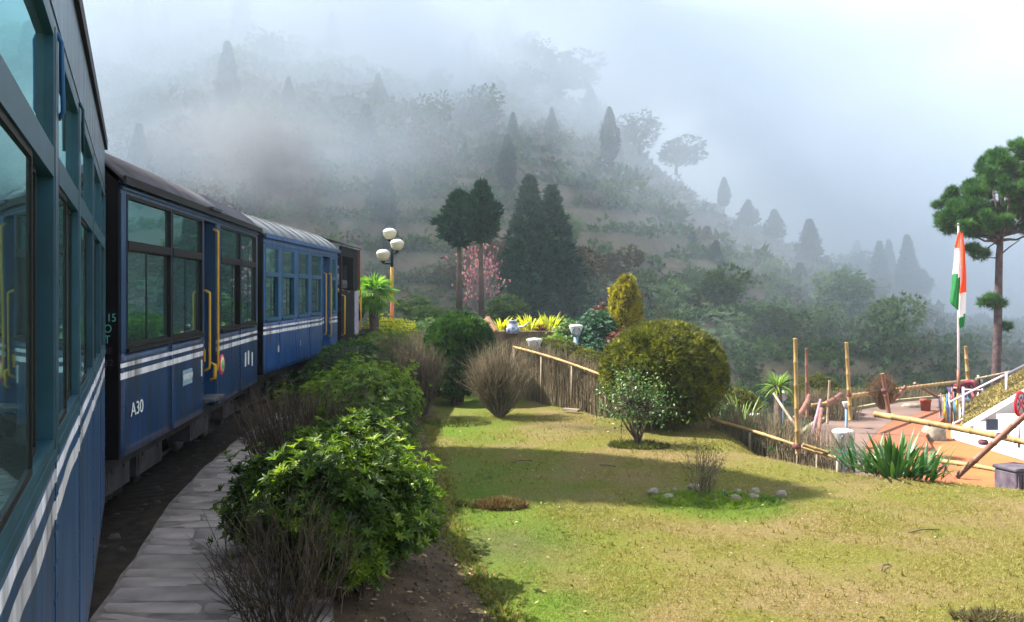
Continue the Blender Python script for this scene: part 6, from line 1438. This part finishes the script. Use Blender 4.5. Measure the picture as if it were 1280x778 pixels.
def person(name, loc, rz, label, top, legs, pose='stand', cap=None, h=1.66):
    r = empty(name, loc, rz, label, 'person'); s = h/1.70
    V = lambda *a: Vector(a)
    if pose == 'stoop':
        J = dict(pel=V(0,0,.88), wa=V(0,.12,1.02), ch=V(0,.36,1.10), ne=V(0,.54,1.10), hd=V(0,.66,1.12), kn=V(0,.06,.48), an=V(0,-.02,.08), sh=V(0,.46,1.10), el=V(0,.56,.86), wr=V(0,.74,.74))
    elif pose == 'lean':
        J = dict(pel=V(0,0,.90), wa=V(0,.03,1.06), ch=V(0,.10,1.28), ne=V(0,.14,1.44), hd=V(0,.18,1.57), kn=V(0,.04,.48), an=V(0,0,.08), sh=V(0,.12,1.38), el=V(0,.22,1.14), wr=V(0,.42,1.12))
    else:
        J = dict(pel=V(0,0,.90), wa=V(0,.0,1.06), ch=V(0,.01,1.28), ne=V(0,.02,1.44), hd=V(0,.04,1.58), kn=V(0,.02,.48), an=V(0,-.01,.08), sh=V(0,.0,1.39), el=V(0,-.03,1.12), wr=V(0,.06,.88))
    j = {k: v*s for k, v in J.items()}
    pts = [j['pel'], j['wa'], j['ch'], j['ne'], j['hd'], j['hd']+(j['hd']-j['ne']).normalized()*.07*s]; rad = [.13,.12,(.145,.11),.055,.088,.065]; eds = [(0,1),(1,2),(2,3),(3,4),(4,5)]
    def add(p, r_, frm): pts.append(p); rad.append(r_); eds.append((frm, len(pts)-1)); return len(pts)-1
    arms = []
    for sx in (-1, 1):
        a = add(j['sh']+V(.17*sx*s,0,0), .055, 2); b = add(j['el']+V(.22*sx*s,0,0), .042, a); c = add(j['wr']+V(.20*sx*s,0,0), .030, b)
        d = (pts[c]-pts[b]).normalized(); palm = add(pts[c]+d*.06*s, .030, c); arms.append((a,b,c))
        for k in range(4):
            q = add(pts[palm]+d*.03*s+V((k-1.5)*.017*s,0,0), .010, palm); add(pts[q]+d*(.05-.006*abs(k-1.5))*s+V(0,0,-.012*s), .0085, q)
        q = add(pts[palm]-d*.02*s+V(-sx*.035*s,.01,0), .011, palm); add(pts[q]+d*.035*s+V(-sx*.012*s,0,0), .009, q)
    lg = []
    for sx in (-1, 1):
        a = add(j['pel']+V(.09*sx*s,0,-.06*s), .085, 0); b = add(j['kn']+V(.10*sx*s,0,0), .058, a); c = add(j['an']+V(.10*sx*s,0,0), .042, b); e = add(pts[c]+V(0,.13*s,-.045*s), .035, c); lg.append((a,b,c,e))
    rad = [tuple(x*s for x in q) if isinstance(q, tuple) else q*s for q in rad]
    skinned('body', (pts, eds), rad, SKIN, r)
    # clothes: shells over the same joints
    tp = [pts[0]+V(0,0,.02*s), pts[1], pts[2], (pts[2]*.35+pts[3]*.65)]; te = [(0,1),(1,2),(2,3)]; tr = [.158*s,.148*s,(.172*s,.138*s),.075*s]
    for a, b, c in arms:
        k = len(tp); tp += [pts[a], pts[b], pts[b].lerp(pts[c], .88)]; te += [(2,k),(k,k+1),(k+1,k+2)]; tr += [.072*s,.058*s,.045*s]
    skinned('jacket', (tp, te), tr, top, r)
    tp = [pts[0]+V(0,0,-.0)]; te = []; tr = [.150*s]
    for a, b, c, e in lg:
        k = len(tp); tp += [pts[a], pts[b], pts[b].lerp(pts[c], .9)]; te += [(0,k),(k,k+1),(k+1,k+2)]; tr += [.102*s,.076*s,.062*s]
        sh = [pts[c]+V(0,-.04*s,-.035*s), pts[c]+V(0,.06*s,-.045*s), pts[e]+V(0,.02*s,0)]
        skinned('shoe', (sh, [(0,1),(1,2)]), [.045*s,.048*s,.036*s], HAIR, r, 1)
    skinned('trousers', (tp, te), tr, legs, r)
    up = (j['hd']-j['ne']).normalized(); hc = j['hd']+up*.03*s; rt_ = up.to_track_quat('Z','Y').to_matrix().to_4x4()
    mb = MB(); mb.lathe([(.100,-.03),(.108,.02),(.100,.07),(.070,.108),(0,.120)], (0,-.012,0), 16); o = mb.build('hair', HAIR, r); o.matrix_local = Matrix.Translation(hc) @ rt_ @ Matrix.Scale(s*.98,4)
    fm = MB(); fm.lathe([(0,.0),(.012,-.004),(.016,-.03),(0,-.036)], (0,.088,-.005), 6).lathe([(0,.008),(.010,0),(0,-.008)], (.032,.082,.012), 6).lathe([(0,.008),(.010,0),(0,-.008)], (-.032,.082,.012), 6)
    fm.box(-.022,.022,.080,.088,-.058,-.050); f_ = fm.build('face', mat('face_features', (.20,.09,.06), .5), r); f_.matrix_local = Matrix.Translation(j['hd']) @ rt_ @ Matrix.Scale(s,4); f_['kind'] = 'stuff'
    if cap:
        o = MB().lathe([(.112,.02),(.115,.05),(.095,.10),(.05,.128),(0,.134)], (0,0,0), 16).box(-.07,.07,.08,.17,.03,.045).build('cap', cap, r); o.matrix_local = Matrix.Translation(hc) @ rt_ @ Matrix.Scale(s,4)
    return r
cl_m = mat('maroon_jacket', (.20,.02,.05), .8, var=.3); cl_w = mat('white_shirt', (.72,.72,.72), .8, var=.1); cl_d = mat('dark_violet_trousers', (.05,.03,.09), .8, var=.3); cl_b = mat('navy_trousers', (.02,.03,.07), .8, var=.3); cl_o = mat('ochre_shirt', (.45,.28,.12), .8, var=.3)
q = P(1199, 0, 26.0); person('person', (q.x-.12, 26.0, P(0,484,26).z-.92), R(-90), 'person in maroon jacket and white cap stooping over the rail beside the flag', cl_m, cl_d, 'stoop', cap=M_wht)
person('person', (-4.28, 20.35, .86), R(-80), 'engine driver in ochre shirt standing in the open cab', cl_o, cl_b, 'lean', h=1.62)
person('person', (P(553,0,22).x, 22.6, P(0,395,22.6).z-1.74), R(190), 'person in white shirt and white cap mostly hidden behind the dark clipped ball, left one', cl_w, cl_b, 'stand', cap=M_wht, h=1.66)
person('person', (P(580,0,22).x, 22.2, P(0,402,22.2).z-1.66), R(170), 'person in white shirt standing behind the dark clipped ball, right one', cl_w, cl_d, 'stand', h=1.6)
# ---------------------------------------------------------------- air
def vol_mat(name, dens, col, aniso=.1):
    m = bpy.data.materials.new(name); m.use_nodes = True; n = m.node_tree
    n.nodes.remove(n.nodes['Principled BSDF']); o = n.nodes['Material Output']
    v = n.nodes.new('ShaderNodeVolumePrincipled'); v.inputs['Color'].default_value = (*col, 1); v.inputs['Density'].default_value = dens; v.inputs['Anisotropy'].default_value = aniso
    n.links.new(v.outputs[0], o.inputs['Volume']); return m, n, v
hz = MB().box(-250, 400, -190, 430, -75, 78).build('haze', vol_mat('haze_air', HAZE, (.70,.85,1.0))[0])
tag(hz, kind='stuff')
# drifting mist on the slope: a bank whose density follows noise
def mist_bank():
    m, n, v = vol_mat('mist_air', 0, (.80,.885,1.0), .0)
    def M(op, a, b=None, c=None, clamp=False):
        q = n.nodes.new('ShaderNodeMath'); q.operation = op; q.use_clamp = clamp
        for i, x in enumerate((a, b, c)):
            if x is None: continue
            if isinstance(x, (int, float)): q.inputs[i].default_value = x
            else: n.links.new(x, q.inputs[i])
        return q.outputs[0]
    t = n.nodes.new('ShaderNodeTexCoord'); s = n.nodes.new('ShaderNodeSeparateXYZ'); n.links.new(t.outputs['Object'], s.inputs[0])
    mp = n.nodes.new('ShaderNodeMapping'); mp.inputs['Rotation'].default_value = (0, R(28), 0); mp.inputs['Scale'].default_value = (1, 1, 1.5); n.links.new(t.outputs['Object'], mp.inputs[0])
    z = n.nodes.new('ShaderNodeTexNoise'); z.inputs['Scale'].default_value = .034; z.inputs['Detail'].default_value = 5.0; z.inputs['Roughness'].default_value = .6; z.inputs['Distortion'].default_value = .4; n.links.new(mp.outputs[0], z.inputs['Vector'])
    nz_ = M('MULTIPLY', M('SUBTRACT', z.outputs[0], .485, clamp=True), MIST_N, clamp=False)
    X, Y, Z = s.outputs
    left = M('MULTIPLY_ADD', X, -.020, .35)                       # thicker to the left
    high = M('MULTIPLY_ADD', Z, .030, .05)                        # and higher up
    w_ = M('ADD', left, high); w_ = M('MAXIMUM', M('MINIMUM', w_, 1.4), .30)
    d = M('MULTIPLY', M('ADD', nz_, .27), w_)
    fade = M('MULTIPLY', M('MULTIPLY_ADD', Y, 1/18, -42/18, clamp=True), 1.0)
    behind = M('MULTIPLY', M('MULTIPLY_ADD', Y, 1/25, -150/25, clamp=True), .003)
    right = M('MULTIPLY', M('MULTIPLY', M('MULTIPLY_ADD', X, 1/35, -4/35, clamp=True), M('MULTIPLY_ADD', Y, 1/35, -46/35, clamp=True)), .034)
    right = M('MULTIPLY', right, M('MULTIPLY_ADD', Z, -1/30, 32/30, clamp=True))
    n.links.new(M('ADD', M('ADD', M('MULTIPLY', M('MULTIPLY', d, fade), MIST), behind), right), v.inputs['Density'])
    try: m.cycles.volume_step_rate = 1.0
    except Exception: pass
    o = MB().box(-170, 300, 41, 225, -60, 77).build('mist', m); tag(o, 'blue-grey mist drifting across the hillside behind the train', 'mist', kind='stuff')
MIST = .030; MIST_N = 20.0
mist_bank()
def puff(name, c, r, dens, col, seed, parent, rot=0, sc=1.8):
    m, n, v = vol_mat(name+'_air', 0, col, .0)
    t = n.nodes.new('ShaderNodeTexCoord'); l = n.nodes.new('ShaderNodeVectorMath'); l.operation = 'LENGTH'; n.links.new(t.outputs['Object'], l.inputs[0])
    z = n.nodes.new('ShaderNodeTexNoise'); z.inputs['Scale'].default_value = sc; z.inputs['Detail'].default_value = 4; mp = n.nodes.new('ShaderNodeMapping'); mp.inputs['Location'].default_value = (seed,)*3
    n.links.new(t.outputs['Object'], mp.inputs[0]); n.links.new(mp.outputs[0], z.inputs['Vector'])
    a = n.nodes.new('ShaderNodeMath'); a.operation = 'SUBTRACT'; a.inputs[0].default_value = 1.0; n.links.new(l.outputs['Value'], a.inputs[1])
    b = n.nodes.new('ShaderNodeMath'); b.operation = 'MULTIPLY_ADD'; b.inputs[1].default_value = 2.6; b.inputs[2].default_value = -1.25; n.links.new(z.outputs[0], b.inputs[0])
    s = n.nodes.new('ShaderNodeMath'); s.operation = 'ADD'; s.use_clamp = True; n.links.new(a.outputs[0], s.inputs[0]); n.links.new(b.outputs[0], s.inputs[1])
    q = n.nodes.new('ShaderNodeMath'); q.operation = 'MULTIPLY'; n.links.new(s.outputs[0], q.inputs[0]); n.links.new(a.outputs[0], q.inputs[1]); q2 = n.nodes.new('ShaderNodeMath'); q2.operation = 'MULTIPLY'; q2.inputs[1].default_value = dens; q2.use_clamp = False
    mx = n.nodes.new('ShaderNodeMath'); mx.operation = 'MAXIMUM'; mx.inputs[1].default_value = 0; n.links.new(q.outputs[0], mx.inputs[0]); n.links.new(mx.outputs[0], q2.inputs[0]); n.links.new(q2.outputs[0], v.inputs['Density'])
    try: m.cycles.volume_step_rate = 1.0
    except Exception: pass
    k = MB(); k.lathe([(math.sin(math.pi*i/12)*1.0, -math.cos(math.pi*i/12)*1.0) for i in range(13)], (0,0,0), 20)
    o = k.build(name, m, parent); o.location = c; o.scale = r; o.rotation_euler = (0, rot, 0); o['kind'] = 'stuff'; return o
sm = empty('engine_smoke', (-4.75, 24.8, 2.9), 0, 'dark brownish coal smoke rising from the engine and drifting left over the carriages', 'smoke')
for px, py, Y, r_, de, col, rot in ((383,262,25.5,(.6,.7,1.3),1.5,(.13,.14,.16),.35),(362,228,26,(1.6,1.5,1.4),.9,(.15,.155,.18),0),(335,205,27,(2.6,2.1,2.0),.5,(.2,.21,.24),-.3),(300,170,29,(3.8,3.0,2.6),.3,(.35,.36,.40),-.4)):
    c = P(px, py, Y); puff('puff', c-Vector((-4.75,24.8,2.9)), r_, de, col, px*.1, sm, rot)
